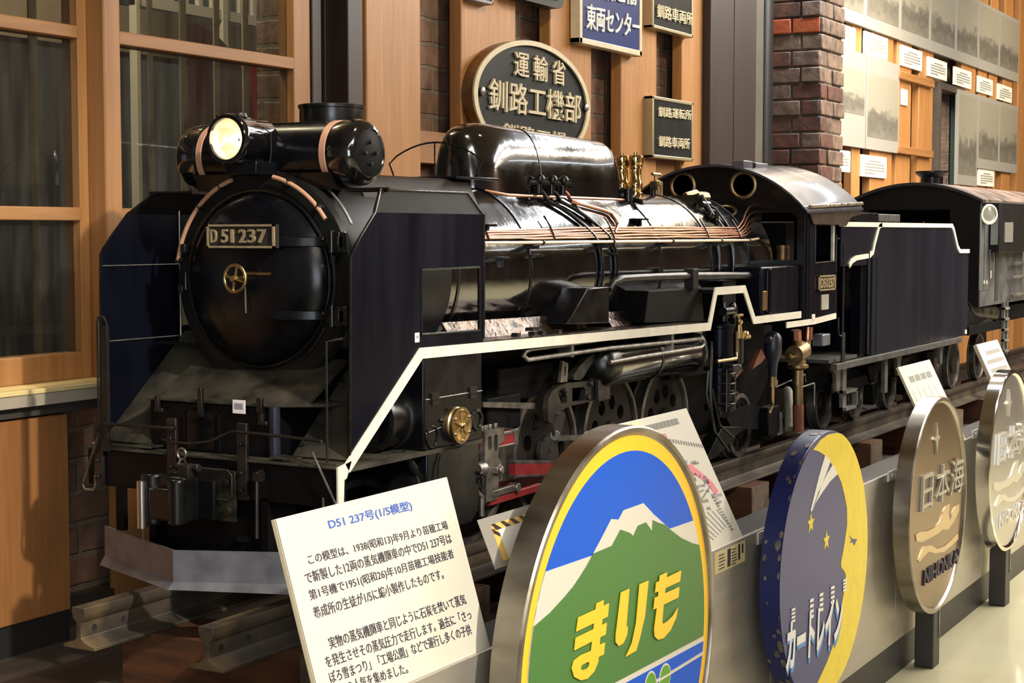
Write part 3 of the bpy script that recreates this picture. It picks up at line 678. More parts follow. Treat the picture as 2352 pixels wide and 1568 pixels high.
# number plate
X = .080; a = P(477, 515.5, 0, X); b = P(631, 514.5, 0, X); c = P(477, 569, 0, X)
y0, y1, zt, zb = a.y, b.y, (a.z + b.z) / 2, c.z; t_ = .0032
m_ = M().mat(1).box(X + .001, X + .010, y1, y0, zb, zt).mat(0)
m_.box(X - .003, X + .002, y1, y0, zt - t_, zt).box(X - .003, X + .002, y1, y0, zb, zb + t_).box(X - .003, X + .002, y0 - t_, y0, zb, zt).box(X - .003, X + .002, y1, y1 + t_, zb, zt)
W = y0 - y1
for s_, f0, f1 in (('D', .055, .145), ('5', .215, .315), ('1', .358, .396), ('2', .475, .585), ('3', .61, .72), ('7', .755, .875)):
    ya, yb = y0 - W * f0, y0 - W * f1
    m_.text(s_, (X + .001, ya, zb + .0078), (X + .001, yb, zb + .0078), (X + .001, ya, zt - .0072), .004, .012)
build('number_plate', m_, ['letter_brass', 'dark_gap'], door)

# headlamp
hl = part('headlamp', M().lathe((.052, 0, .6735), (1, 0, 0), [(.0295, .004), (.0305, 0), (.0360, 0), (.0382, .003), (.0382, .010), (.0350, .016), (.0345, .045), (.0325, .050), (.0325, .085), (.024, .100), (0, .104)], 40, cap=False), 'gloss_black')
m_ = M(); n_ = 40
prof = [(.030, 0), (.027, .010), (.020, .019), (.010, .025), (.003, .026)]
m_.lathe((.055, 0, .6735), (1, 0, 0), prof, 40, cap=False)
build('reflector', m_, 'lens_cream', hl)
build('lamp_bulb', M().ball((.070, 0, .6735), .0075), 'bulb', hl)
m_ = M().mat(0)
for a in range(0, 360, 60): m_.cyl((.056, .0385 * math.cos(R(a)), .6735 + .0385 * math.sin(R(a))), (.066, .0385 * math.cos(R(a)), .6735 + .0385 * math.sin(R(a))), .0025, n=8)
m_.cyl((.085, 0, .707), (.085, 0, .713), .012, .010, 16).tube([(.10, -.034, .69), (.115, -.035, .684), (.118, -.033, .655), (.118, -.03, .64)], .0012)
split('lamp_fitting', m_, 'dark_steel', hl)
m_ = M().box(.085, .135, -.030, .030, .622, .642).box(.075, .125, -.016, .016, .640, .648).cyl((.076, -.012, .640), (.076, -.012, .655), .0015)
part('headlamp_bracket', m_, 'front_black', bevel=.002)

# feed water heater lying across the smokebox top
fx, fz = .178, .654
fw = part('feedwater_heater', M().lathe((fx, -.150, fz), (0, 1, 0), [(.0485, 0), (.0485, .300)], 48), 'front_black')
for s in (-1, 1):
    build('end_cap', M().lathe((fx, s * .128, fz), (0, s, 0), [(.0500, 0), (.0510, .006), (.0510, .022), (.048, .034), (.042, .041), (.037, .043), (.0355, .0415)], 48), 'gloss_black', fw)
    build('cap_disc', M().lathe((fx, s * .1675, fz), (0, s, 0), [(.0360, 0), (.0360, .0015), (.0345, .0025), (0, .0025)], 40), 'frame_black', fw)
    build('band', M().lathe((fx, s * .112, fz), (0, s, 0), [(.0480, 0), (.0502, .0005), (.0502, .0105), (.0480, .011)], 48), 'tan_band', fw)
    m_ = M()
    for a in (0, 90, 180, 270):
        c = V((fx + .014 * math.sin(R(a)), s * .169, fz + .016 * math.cos(R(a)))); m_.cyl(c, c + V((0, s * .006, 0)), .0036, .0026, 10)
    split('bolt', m_, 'dark_steel', fw)
build('seam', M().tube([(fx - .012, -.1, fz + .047), (fx - .012, .1, fz + .047)], .002), 'satin_black', fw)
m_ = M().prism([(fx - .035, -.13, .60), (fx + .035, -.13, .60), (fx + .045, -.13, .625), (fx - .045, -.13, .625)], (0, .26, 0)); build('saddle', m_, 'front_black', fw)
# chimney
m_ = M().lathe((.318, 0, .60), (0, 0, 1), [(.046, 0), (.044, .05), (.043, .104)], 40)
ch = part('chimney', m_, 'front_black')
m_ = M().lathe((.318, 0, .706), (0, 0, 1), [(.043, -.006), (.0505, 0), (.0515, .006), (.0515, .028), (.0535, .029), (.0535, .034), (.050, .035), (.046, .035), (.044, .02), (0, .02)], 40)
build('chimney_cap', m_, 'satin_black', ch)
# flat-topped casing between chimney and dome
def casing(x): return [V((x, -.118, .560)), V((x, -.098, .604)), V((x, -.088, .622)), V((x, -.075, .628)), V((x, .075, .628)), V((x, .088, .622)), V((x, .098, .604)), V((x, .118, .560))]
part('top_casing', M().loft([casing(.26), casing(.60)]), 'casing_black')
m_ = M().box(.545, .690, -.098, .098, .6275, .6325); part('casing_plate', m_, 'front_black', bevel=.001)
# thin hoop of rod standing on the casing
m_ = M().tube([(.63, .085, .632), (.63, .097, .660)] + [(.63, .097 - .194 * i / 12, .662 + .034 * math.sin(math.pi * i / 12) ** .8) for i in range(1, 12)] + [(.63, -.097, .660), (.63, -.085, .632)], .0016, 6).cyl((.63, 0, .632), (.63, 0, .696), .0014, n=6)
part('rod_hoop', m_, 'satin_black')
# steam dome and sandbox under one long cover
def dome_ring(t, x):
    e = 2.5; f = 1.0
    if t < .17: f = max(0, 1 - (1 - t / .17) ** e) ** (1 / e)
    if t > .91: f = max(0, 1 - ((t - .91) / .09) ** e) ** (1 / e)
    f = max(f, .04); hw = .083 * (.55 + .45 * f) if f > .05 else .03
    hw = .068 * max(.10, f ** .8); top = .740 - .012 * t; zb = .560; h = (top - zb) * (.72 + .28 * f ** .9) if f > .05 else .10
    r = []
    for i in range(25):
        a = math.pi * i / 24; c, s = math.cos(a), math.sin(a)
        r.append(V((x, math.copysign(abs(c) ** .78, c) * hw, zb + h * s ** .62)))
    return r
ts = [0, .006, .015, .03, .05, .075, .10, .13, .17, .25, .4, .6, .8, .91, .935, .955, .975, .988, .996, 1]
dome = part('steam_dome', M().loft([dome_ring(t, .690 + .600 * t) for t in ts]), 'gloss_black', sharp=60)
build('dome_seam', M().loft([[p + V((0, p.y * .012, .0012)) for p in dome_ring(.36, x)] for x in (.905, .909)]), 'satin_black', dome)
yb = -.0715; build('base_strip', M().tube([(.71, -.055, .612), (.77, yb, .6045), (1.0, yb, .6045), (1.26, yb, .6045)], .0028), 'copper', dome)
# sand valves and the three pipes that run down from them
for k, (xp, xq) in enumerate(((1237, 1276), (1266, 1320), (1292, 1374))):
    x = P(xp, 440, 1, -.075).x; x2 = x + .10 + .012 * k
    m_ = M().cyl((x - .012, -.060, .630), (x + .012, -.086, .630), .009, n=12).cyl((x, -.076, .638), (x, -.076, .610), .0065, n=12).ball((x, -.078, .636), .010)
    build('sand_valve', m_, 'satin_black', dome)
    pts = [(x, -.078, .618), (x + .004, -.084, .610)]
    for i in range(13):
        a = R(36 + ((64 if k == 2 else 125) - 36) * i / 12); xx = x + (x2 - x) * min(1, i / 4.5) - max(0, i - 9) * .012
        pts.append((xx, -.161 * math.sin(a), BZ + .161 * math.cos(a)))
    part('sand_pipe', M().tube(pts, .0040, 8), 'copper' if k == 2 else 'satin_black')
m_ = M().ball((1.285, -.055, .615), .017, .02, .016).cyl((1.275, -.075, .60), (1.275, -.075, .628), .010, n=12).cyl((1.29, -.06, .61), (1.29, -.10, .60), .006, n=10)
build('check_valve', m_, 'satin_black', dome)
# safety valves
for y in (.014, -.019):
    sv = M().lathe((1.428, y, .615), (0, 0, 1), [(.0175, 0), (.0175, .008), (.0135, .010), (.0155, .018), (.0160, .026), (.0140, .034), (.0130, .036), (.0130, .060), (.0158, .062), (.0148, .067), (.0165, .072), (.0172, .075), (.0172, .086), (.0140, .090), (.004, .0905), (.004, .097), (0, .097)], 20)
    part('safety_valve', sv, 'bright_brass')
part('steam_cock', M().cyl((1.50, -.03, .615), (1.50, -.03, .648), .006).cbox((1.50, -.03, .64), .012, .012, .02), 'satin_black')
# handrail, copper pipe bundle, oil pipes
m_ = M().tube([(.42, -.181, .5185), (1.70, -.181, .5185), (1.765, -.178, .522)], .0030)
hr = part('handrail', m_, 'rail_steel')
for x in (.70, .985, 1.265, 1.53, 1.70):
    build('stanchion', M().cyl((x, -.150, .515), (x, -.181, .5185), .003).ball((x, -.181, .5185), .005).cbox((x, -.160, .510), .016, .02, .006), 'satin_black', hr)
rnd = random.Random(5)
for k in range(5):
    pts = []
    for i in range(23):
        x = .43 + (1.735 - .43) * i / 22; z = BZ + .0605 + k * (.0030 + .0022 * min(1, i / 12)) + .0007 * math.sin(i * .9 + k * 1.7) + .0005 * math.sin(i * 2.1 + k)
        q = z - BZ; pts.append((x, -math.sqrt(.1605 ** 2 - q * q), z))
    if k < 2 or True:
        zz = pts[-1][2]; pts += [(1.775, pts[-1][1] + .004, zz + .004 + .003 * k), (1.815, pts[-1][1] + .012, zz + .012 + .006 * k), (1.86, pts[-1][1] + .02, zz + .014 + .009 * k), (1.92, pts[-1][1] + .03, zz + .016 + .010 * k)]
    part('copper_pipe', M().tube(pts, .0022, 8), 'copper')
for x in (.56, .80, 1.05, 1.53, 1.72):
    part('pipe_strap', M().ringtube((x, 0, BZ), (1, 0, 0), .1640, .0016, 8, 6, R(52), R(69)), 'satin_black')
for x, y, z in ((.56, -.145, .548), (.585, -.160, .492), (.72, -.15, .495), (1.02, -.15, .495), (1.20, -.135, .563)):
    parts('step_bracket', M().cbox((x, y, z), .030, .030, .004).cbox((x + .01, y + .008, z - .008), .008, .016, .016), 'satin_black')
m_ = M().cbox((1.628, -.066, .612), .030, .05, .020).cyl((1.628, -.09, .62), (1.628, -.125, .562), .007, n=10).cyl((1.605, -.10, .60), (1.65, -.10, .60), .008, n=10).tube([(1.64, -.085, .61), (1.67, -.11, .59), (1.69, -.14, .54)], .003).ball((1.61, -.122, .575), .010).cbox((1.63, -.12, .56), .018, .02, .05)
part('clack_valve', m_, 'satin_black')
m_ = M()
for x in (1.57, 1.655): m_.tube([(x, -.161 * math.sin(R(a)), BZ + .161 * math.cos(R(a))) for a in range(74, 122, 6)], .0042)
parts('blowdown_pipe', m_, 'satin_black')
# reversing shaft cover and its long rod
Yq = -.205
m_ = M().prism([(x, Yq, z) for x, z in px2([(1349, 662), (1400, 658), (1399, 742), (1302, 745)], Yq)], (0, .07, 0)); part('shaft_cover', m_, 'front_black', bevel=.002)
a = P(1398, 664, 1, -.198); pts = [a] + [P(x, y, 1, -.198) for x, y in ((1408, 648), (1428, 640), (1500, 636), (1580, 634), (1700, 633), (1795, 631))]
part('reversing_rod', M().tube(pts, [.006, .007, .0075, .0075, .0085, .0085, .0085], 10).cbox(P(1588, 640, 1, -.20), .026, .022, .042), 'dark_steel', bevel=.001)
m_ = M().prism([(x, -.20, z) for x, z in px2([(1490, 668), (1612, 660), (1618, 738), (1480, 742)], -.20)], (0, .08, 0)).box(1.52, 1.60, -.19, -.1, .345, .43)
part('firebox_side', m_, 'frame_black', bevel=.002)

# running boards with their white valance
def rz(x): return .3635 - (.3635 - .3480) * (x - .2137) / (1.3257 - .2137)
for s in (-1, 1):
    m_ = M().prism([(.17, s * .234, rz(.17) - .003), (1.345, s * .234, rz(1.345) - .003), (1.345, s * .10, rz(1.345) - .003), (.17, s * .10, rz(.17) - .003)], (0, 0, -.006))
    m_.box(1.36, 1.535, min(s * .234, s * .1), max(s * .234, s * .1), .408, .416).box(1.595, 1.92, min(s * .234, s * .1), max(s * .234, s * .1), .336, .343)
    rb = part('running_board', m_, 'satin_black')
    pts = [(.020, .2050), (.2137, rz(.2137) - .0085), (.80, rz(.8) - .0085), (1.3310, rz(1.326) - .0085), (1.3660, .4125), (1.5290, .4122), (1.5905, .3405), (1.899, .3400)]
    out = ribbon(pts, .0165)
    build('white_valance', M().plate([out], mx_side(s * .2365), .003), 'white_line', rb)
    if s < 0:
        m_ = M().prism([(.40, s * .2335, rz(.4)), (1.30, s * .2335, rz(1.3)), (1.30, s * .15, rz(1.3)), (.40, s * .15, rz(.4))], (0, 0, .0015))
        build('tread_plate', m_, 'tread', rb)
for x0_, x1_ in ((.405, .895), (.995, 1.20)):
    rz_ = rz(x0_); part('splash_plate', M().obox((x0_, -.176, rz_ - .001), (x1_ - x0_, 0, -.007 * (x1_ - x0_) / .5), (0, .022, .030), (0, .003, -.002)), 'tread')
m_ = M().mat(0).box(.62, .645, -.205, -.19, .366, .372)
for x in (.57, .63, .66, .72): m_.cbox((x, -.20, rz(x) + .004), .012, .012, .006)
parts('board_bolt', m_, 'dark_steel')
# under the boards: frames, ashpan, filler
part('main_frame', M().box(.09, 2.12, .070, .082, .07, .30), 'frame_black'); part('main_frame', M().box(.09, 2.12, -.082, -.070, .07, .30), 'frame_black'); part('frame_stretcher', M().box(.09, 2.1, -.07, .07, .20, .22), 'frame_black')
part('boiler_cradle', M().box(.36, 1.9, -.11, .11, .27, .35).box(.16, .40, -.125, .125, .22, .345), 'frame_black')
part('firebox', M().box(1.36, 1.92, -.135, .135, .22, .42), 'frame_black')

# smoke deflectors
for s in (-1, 1):
    out = [(.030, .214), (.035, .502), (.040, .512), (.057, .528), (.096, .5645), (.402, .5645), (.400, .350), (.215, .350), (.030, .208)]
    hole = [(.217, .383), (.388, .381), (.388, .481), (.217, .480)]
    df = part('smoke_deflector', M().plate([out, hole], mx_side(s * .2335), .0035), 'plate_black')
    m_ = M().prism([(.096, s * .2335, .5645), (.402, s * .2335, .5645), (.388, s * .214, .5985), (.140, s * .214, .5985)], (0, .003, 0))
    build('upper_panel', m_, 'deflector_top', df)
    e = M().tube([(.030, s * .2345, .216), (.035, s * .2345, .502), (.057, s * .2345, .528), (.096, s * .2345, .5645), (.139, s * .2150, .5985)], .0022, 6).tube([(.402, s * .2345, .5645), (.401, s * .2345, .366)], .003, 6).tube([(.139, s * .215, .5985), (.388, s * .215, .5985), (.402, s * .2345, .5645)], .0016, 6)
    build('edge_bead', e, 'satin_black', df)
    h_ = M()
    for a, b in zip(hole, hole[1:] + hole[:1]): h_.tube([(a[0], s * .2355, a[1]), (b[0], s * .2355, b[1])], .0018, 6)
    build('opening_bead', h_, 'satin_black', df)
    if s > 0:
        m_ = M().tube([(.034, .2305, .4845), (.30, .2305, .4845)], .0010, 5).tube([(.034, .2305, .3675), (.30, .2305, .3675)], .0012, 5).tube([(.213, .2305, .36), (.213, .2305, .59)], .0014, 5)
        split('stiffener', m_, 'worn_steel', df)
    else:
        a = P(958, 775, 1, -.2365); m_ = M().mat(0).cbox(a, .012, .0012, .0145).mat(1).cbox(a + V((.000, -.0004, .001)), .007, .001, .0045)
        build('sticker', m_, ['sticker_white', 'print_grey'], df, bevel=.0004)

# front: buffer beam, deck, sloping plates
beam = part('buffer_beam', M().box(0, .022, -.2345, .2345, .150, .2055), 'beam_black', bevel=.002)
build('beam_cap', M().box(-.004, .03, -.2345, .2345, .2055, .2095), 'dusty_deck', beam, bevel=.0012)
build('white_end', M().plate([[(-.003, .152), (.010, .152), (.012, .190), (.018, .192), (.030, .215), (-.003, .209)]], mx_side(-.2365), .003), 'white_line', beam)
m_ = M()
for y in (.207, .062, -.070): 
    m_.box(-.006, 0, y - .009, y + .009, .150, .262)
    for z in (.165, .190, .232): m_.cyl((-.006, y, z), (-.010, y, z), .0034, n=6)
split('lamp_iron', m_, 'dark_steel', beam, bevel=.001)
build('pipe_stub', M().tube([(-.002, -.105, .195), (-.016, -.106, .195), (-.018, -.106, .10)], .0028).cbox((-.012, -.106, .188), .014, .012, .012), 'dark_steel', beam)
for s in (-1, 1):      # steps hung from the beam ends, rods and hooks
    m_ = M().cyl((-.012, s * .200, .230), (-.006, s * .240, .150), .0018, n=6).tube([(-.006, s * .240, .150), (-.006, s * .236, .143), (-.006, s * .218, .143), (-.006, s * .214, .150), (-.006, s * .214, .166)], .0018, 6)
    split('hook_rod', m_, 'worn_steel', beam)
m_ = M().box(-.004, .004, .158, .174, .085, .152); build('hanger', m_, 'frame_black', beam)
part('front_deck', M().box(.022, .40, -.234, .234, .1985, .2055), 'dusty_deck')
for s in (-1, 1):
    m_ = M().prism([(.032, s * .136, .2125), (.032, s * .2285, .2125), (.225, s * .2285, .372), (.225, s * .136, .372)], (-.004, 0, .003))
    m_.box(.006, .040, min(s * .135, s * .228), max(s * .135, s * .228), .2095, .2125)
    sp = part('sloping_plate', m_, 'dusty_deck')
    m_ = M().obox((.036, s * .132, .2125), (.185, 0, .1525), (0, s * .020, 0), (-.003, 0, .0035)).obox((.004, s * .112, .2125), (.032, 0, 0), (0, s * .04, 0), (0, 0, .002))
    split('flange', m_, 'dusty_deck', sp)
    m_ = M()
    for k in range(5): m_.cyl((.050 + .034 * k - .004, s * .142, .228 + .028 * k), (.050 + .034 * k - .009, s * .142, .232 + .028 * k), .0032, n=8)
    split('rivet', m_, 'dark_steel', sp)
m_ = M().prism([(.030, -.098, .2825), (.075, -.165, .2825), (.16, -.165, .2825), (.16, .142, .2825), (.030, .142, .2825)], (0, 0, .005)); stp = part('upper_step', m_, 'dusty_deck', bevel=.001)
part('front_apron', M().prism([(.060, -.140, .2875), (.16, -.140, .345), (.16, .140, .345), (.060, .140, .2875)], (.004, 0, -.003)), 'dusty_deck')
part('front_box', M().box(.034, .16, -.096, .138, .2055, .2825), 'beam_black', bevel=.003)
part('corner_post', M().cyl((.037, -.097, .2055), (.037, -.097, .2835), .0085, n=20), 'plough_dark')
m_ = M().box(.030, .034, .010, .066, .212, .270)
m_.tube([(.028, .066, .214), (.028, .066, .266), (.028, .061, .2715), (.028, .004, .2715), (.028, -.002, .266), (.028, -.002, .214)], .0013, 6)
part('inspection_door', m_, 'front_black')
a = P(549, 934, 0, .028); m_ = M().mat(0).cbox(a, .001, .0235, .020).mat(1).cbox(a + V((-.0006, 0, .001)), .001, .016, .0085); part('sticker', m_, ['sticker_white', 'print_grey'], bevel=.0003)
yl = P(458, 900, 0, .024).y; m_ = M().prism([(.024, yl + .006, .262), (.024, yl - .006, .262), (.024, yl - .003, .306), (.024, yl + .004, .306)], (.006, 0, 0))
a = P(595, 915, 0, .024).y; m_.cbox((.026, a, .285), .006, .010, .022); parts('lamp_bracket', m_, 'satin_black', bevel=.001)
m_ = M()
for px_, py_ in ((362, 925), (600, 955)):
    q = P(px_, py_, 0, .030); m_.cbox(q, .006, .008, .022).cbox(q + V((-.004, -.006, -.010)), .006, .016, .006)
parts('door_catch', m_, 'dark_steel', bevel=.001)
# uncoupling lever along the beam
q = lambda x, y: P(x, y, 0, -.016)
m_ = M().tube([q(235, 972), q(300, 977), q(396, 984), q(404, 982), q(374, 1000), q(372, 1008), q(400, 1016), q(440, 1019), q(482, 1014), q(530, 992), q(545, 991), q(640, 1001), q(738, 1013), q(738, 1016)], .0024, 8)
part('uncoupling_lever', m_, 'dark_steel')
# tall hooped hand rod on the beam end
yq = P(235, 860, 0, -.012).y
m_ = M().tube([(-.012, yq + .009, .225), (-.012, yq + .009, .400), (-.012, yq + .006, .409), (-.012, yq - .004, .409), (-.012, yq - .010, .400), (-.012, yq - .010, .225)], .0018, 6).box(-.010, -.002, yq - .006, yq + .005, .205, .395)
part('hand_rod', m_, 'dark_steel')
m_ = M().tube([(-.010, -.2245, .216), (-.010, -.2245, .385), (.02, -.230, .388)], .0018, 6); part('hand_rod', m_, 'dark_steel')
# coupler
cp = part('coupler', M().box(-.02, .02, -.030, .062, .118, .178), 'frame_black', bevel=.003)
m_ = M().box(-.055, -.02, -.004, .050, .118, .184).cyl((-.056, .008, .116), (-.056, .008, .182), .014, n=20).cyl((-.048, .060, .112), (-.048, .060, .186), .018, n=20).box(-.07, -.045, .010, .050, .122, .168)
build('knuckle', m_, 'satin_black', cp, bevel=.003)
build('knuckle_pin', M().cyl((-.068, .064, .108), (-.068, .064, .177), .0072, n=16).cyl((-.068, .0625, .09), (-.068, .0625, .108), .0015, n=6), 'bright_steel', cp)
m_ = M().box(-.010, -.004, -.060, .012, .118, .192)
m_.tube([(-.014, .010, .193), (-.014, -.052, .193), (-.014, -.058, .186), (-.014, -.058, .155), (-.014, -.050, .150), (-.014, -.020, .150), (-.014, -.016, .165)], .0022, 8)
for y, z in ((-.048, .175), (.052, .180), (-.05, .133)): m_.cyl((-.004, y, z), (-.016, y, z), .0062, n=6)
build('coupler_plate', m_, 'worn_dark', cp, bevel=.001)
m_ = M()
for k in range(3): m_.ringtube((-.026, .024, .214 - .016 * k), (0, 1, 0) if k % 2 else (1, 0, 0), .008, .0018, 14, 6)
build('chain', m_, 'worn_steel', cp)
m_ = M().cbox((-.036, .008, .190), .014, .02, .02).cyl((-.03, .030, .196), (-.03, -.012, .196), .006, n=12); build('lifting_bar', m_, 'dark_steel', cp, bevel=.001)
part('brake_hose', M().tube([(.0, .078, .155), (-.022, .082, .150), (-.034, .084, .135), (-.030, .080, .12), (-.01, .07, .112)], .0075, 10), 'frame_black')
# snow plough
ap = V((-.071, .004, .0)); zt, zm, zb = .0815, .036, .0265
m_ = M().mat(0); Lw = V((.098, .224, 0)); Rw = V((.098, -.224, 0))
for e in (Lw, Rw):
    m_.prism([ap + V((0, 0, zm)), ap + V((0, 0, zt)), ap + e + V((0, 0, zt)), ap + e + V((0, 0, zm))], (.004, 0, 0))
    m_.mat(1).prism([ap + V((0, 0, zm)), ap + e + V((0, 0, zm)), ap + e + V((-.012, 0, zb - .004)), ap + V((-.012, 0, zb))], (.004, 0, .001)).mat(0)
plo = part('snow_plough', m_, ['plough_face', 'plough_grey'])
build('plough_bar', M().obox(ap + V((.075, -.055, zt + .004)), (.055, -.14, 0), (.01, 0, 0), (0, 0, .010)), 'frame_black', plo, bevel=.001)
split('plough_bracket', M().box(.0, .012, .10, .112, .05, .155).box(.0, .012, -.112, -.10, .05, .155).box(.012, .07, -.11, .11, .055, .15), 'frame_black', plo)

# cylinders
for s in (-1, 1):
    f0, f1 = (-.2355, -.10) if s < 0 else (.10, .2355)
    cy = part('cylinder_block', M().box(.222, .396, f0, f1, .205, .349), 'front_black', bevel=.003)
    m_ = M().prism([(.236, s * .233, .205), (.392, s * .233, .205), (.392, s * .233, .090), (.380, s * .225, .072), (.250, s * .225, .072), (.236, s * .233, .095)], (0, -s * .12, 0))
    build('cylinder_casing', m_, 'front_black', cy, bevel=.003)
    if s < 0:
        m_ = M().tube([(.226, -.2360, .2835), (.394, -.2360, .2835)], .0012, 5).tube([(.226, -.2360, .232), (.290, -.2360, .240)], .001, 5)
        for x, z in ((.252, .287), (.365, .287)): m_.cbox((x, -.2365, z), .022, .004, .010).cbox((x, -.2365, z - .010), .018, .004, .006)
        for x, z in ((.270, .248), (.355, .246), (.285, .150), (.390, .150)): m_.ball((x, -.2360, z), .004).cbox((x + .004, -.2360, z - .012), .004, .004, .012)
        m_.ringtube((.245, -.2362, .225), (0, 1, 0), .016, .002, 20, 6).ringtube((.378, -.2362, .238), (0, 1, 0), .015, .003, 20, 6)
        m_.tube([(.262, -.2355, .125), (.262, -.2355, .180), (.270, -.2355, .196), (.285, -.2355, .203), (.335, -.2355, .203)], .0014, 6)
        split('panel_fitting', m_, 'satin_black', cy)
        bz, bx = .2365, .3145
        m_ = M().lathe((bx, -.234, bz), (0, -1, 0), [(.0285, 0), (.0285, .004), (.0265, .006), (.0265, .009), (.0285, .0105), (.0285, .013), (.0235, .0135), (.0225, .0105), (0, .0105)], 40)
        for k in range(6):
            a = R(60 * k + 30); d = V((math.cos(a), 0, math.sin(a))); e = V((-math.sin(a), 0, math.cos(a)))
            m_.prism([V((bx, -.2445, bz)) + d * .004 - e * .0025, V((bx, -.2445, bz)) + d * .023 - e * .0052, V((bx, -.2445, bz)) + d * .023 + e * .0052, V((bx, -.2445, bz)) + d * .004 + e * .0025], (0, -.003, 0))
            m_.ball(V((bx, -.2475, bz)) + d * .0235, .0026)
        m_.ball((bx, -.247, bz), .0055)
        build('valve_cover', m_, 'brass', cy)
    m_ = M().lathe((.225, s * .172, .2545), (-1, 0, 0), [(.050, 0), (.050, .010), (.046, .012), (.046, .050), (.049, .052), (.049, .062), (.042, .064), (.040, .056), (.020, .054), (.020, .072), (.014, .074), (.013, .085), (0, .085)], 36)
    build('valve_chest', m_, 'satin_black', cy)
    m_ = M().lathe((.236, s * .165, .140), (-1, 0, 0), [(.062, 0), (.062, .012), (.055, .014), (.030, .022), (0, .024)], 36); build('cylinder_cover', m_, 'satin_black', cy)
    if s < 0:
        m_ = M().tube([(.20, -.212, .205), (.21, -.214, .195), (.222, -.218, .178), (.226, -.219, .168)], [.005, .006, .007, .004]).ball((.19, -.205, .20), .007); build('drain_cock', m_, 'dark_steel', cy)

# wheels
def wheel(nm, x, r, s, spokes, parent=None, w_=.020, disc=False):
    y = s * .1022; r += .0004
    w = build(nm, M().lathe((x, y, r), (0, s, 0), [(r + .007, -.004), (r + .007, -.001), (r, .001), (r, w_), (r - .010, w_ + .001), (r - .012, w_ - .004), (r - .014, 0)], 48), 'worn_steel', parent or loco)
    m_ = M()
    if disc:
        big = r > .1; nh = 9 if big else 0; rh = .0125; rm_ = .068
        holes = [[(x + rm_ * math.cos(2 * math.pi * k / 9) + rh * math.cos(2 * math.pi * i / 14) * 1.2, r + rm_ * math.sin(2 * math.pi * k / 9) + rh * 1.2 * math.sin(2 * math.pi * i / 14)) for i in range(14)] for k in range(nh)]
        m_.plate([circ(x, r, r - .0125, 48)] + holes, mx_side(y + s * .010), .009).lathe((x, y, r), (0, s, 0), [(.034, .012), (.030, .022), (.014, .026), (0, .026)], 24)
        if big: m_.ball((x, y + s * .016, r - .035), .020, .006, .022)
    else:
        m_.lathe((x, y, r), (0, s, 0), [(r - .011, .004), (r - .011, .015), (r - .022, .015), (r - .022, .004)], 48).lathe((x, y, r), (0, s, 0), [(.030, 0), (.030, .022), (.014, .026), (0, .026)], 24)
        for k in range(spokes):
            a = 2 * math.pi * k / spokes + .2; d = V((math.cos(a), 0, math.sin(a))); e = V((-math.sin(a), 0, math.cos(a)))
            p0 = V((x, y + s * .005, r)) + d * .026; p1 = V((x, y + s * .005, r)) + d * (r - .018)
            m_.prism([p0 - e * .010, p1 - e * .006, p1 + e * .006, p0 + e * .010], (0, s * .010, 0))
    build('wheel_centre', m_, 'wheel_brown', w)
    return w
DRV = (.545, .825, 1.102, 1.366)
for x in DRV:
    for s in (-1, 1): wheel('driving_wheel', x, .126, s, 14, disc=True)
for s in (-1, 1):
    wheel('leading_wheel', .200, .078, s, 10); wheel('trailing_wheel', 1.805, .076, s, 10)
for x in DRV + (.2, 1.805): part('axle', M().cyl((x, -.115, .126 if x in DRV else .077), (x, .115, .126 if x in DRV else .077), .012, n=12), 'frame_black')
for s in (-1, 1):
    m_ = M().mat(0).box(.545, 1.366, s * .150 - .006, s * .150 + .006, .078, .102).mat(1)
    for x in DRV: m_.cyl((x, s * .142, .090), (x, s * .162, .090), .022, n=20)
    part('coupling_rod', m_, ['rod_red', 'worn_steel'], bevel=.001)
# right-hand motion in view
ly = -.192
ra = P(1176, 1077, 1, ly); rb = P(1300, 1073, 1, ly); rd = (rb - ra) * ((1.102 - ra.x) / (rb.x - ra.x)); rd.y = 0
m_ = M().mat(0).obox(ra + V((0, -.006, -.010)), rd, (0, .012, 0), (0, 0, .020)).mat(1).obox(ra + V((0, -.0065, .0095)), rd, (0, .013, 0), (0, 0, .005)).obox(ra + V((0, -.0065, -.0135)), rd, (0, .013, 0), (0, 0, .0035)).cyl(ra + rd + V((0, -.008, 0)), ra + rd + V((0, .02, 0)), .024, n=20)
part('connecting_rod', m_, ['rod_red', 'worn_steel'])
m_ = M().mat(0).box(.398, .560, -.205, -.180, .178, .200).mat(1).box(.398, .562, -.2065, -.2045, .196, .202).box(.398, .562, -.2065, -.2045, .176, .180).box(.555, .566, -.207, -.18, .174, .203)
part('slide_bar', m_, ['rod_red', 'worn_steel'], bevel=.001)
m_ = M().plate([[(.440, .095), (.478, .095), (.482, .135), (.496, .140), (.496, .150), (.480, .165), (.482, .185), (.500, .190), (.500, .212), (.436, .212), (.436, .165), (.442, .150)], rrect(.446, .458, .180, .203, .004), rrect(.466, .478, .175, .203, .004)], mx_side(-.212), .010)
for x in (.444, .456, .470, .488): m_.cyl((x, -.206, .212), (x, -.206, .220), .0045, n=6)
m_.cyl((.470, -.205, .145), (.470, -.226, .145), .010, n=6).cyl((.470, -.226, .145), (.470, -.231, .145), .006, n=12).cyl((.418, -.21, .150), (.44, -.21, .150), .013, n=16)
part('crosshead', m_, 'worn_steel', bevel=.001)
m_ = M().tube([(.404, -.214, .200), (.404, -.214, .128), (.416, -.216, .112), (.424, -.218, .106), (.424, -.218, .075)], .0045, 8); part('drain_pipe', m_, 'worn_steel')
ua = P(1128, 1152, 1, -.214); ub = P(1246, 1116, 1, -.214); ud = ub - ua; ud.y = 0
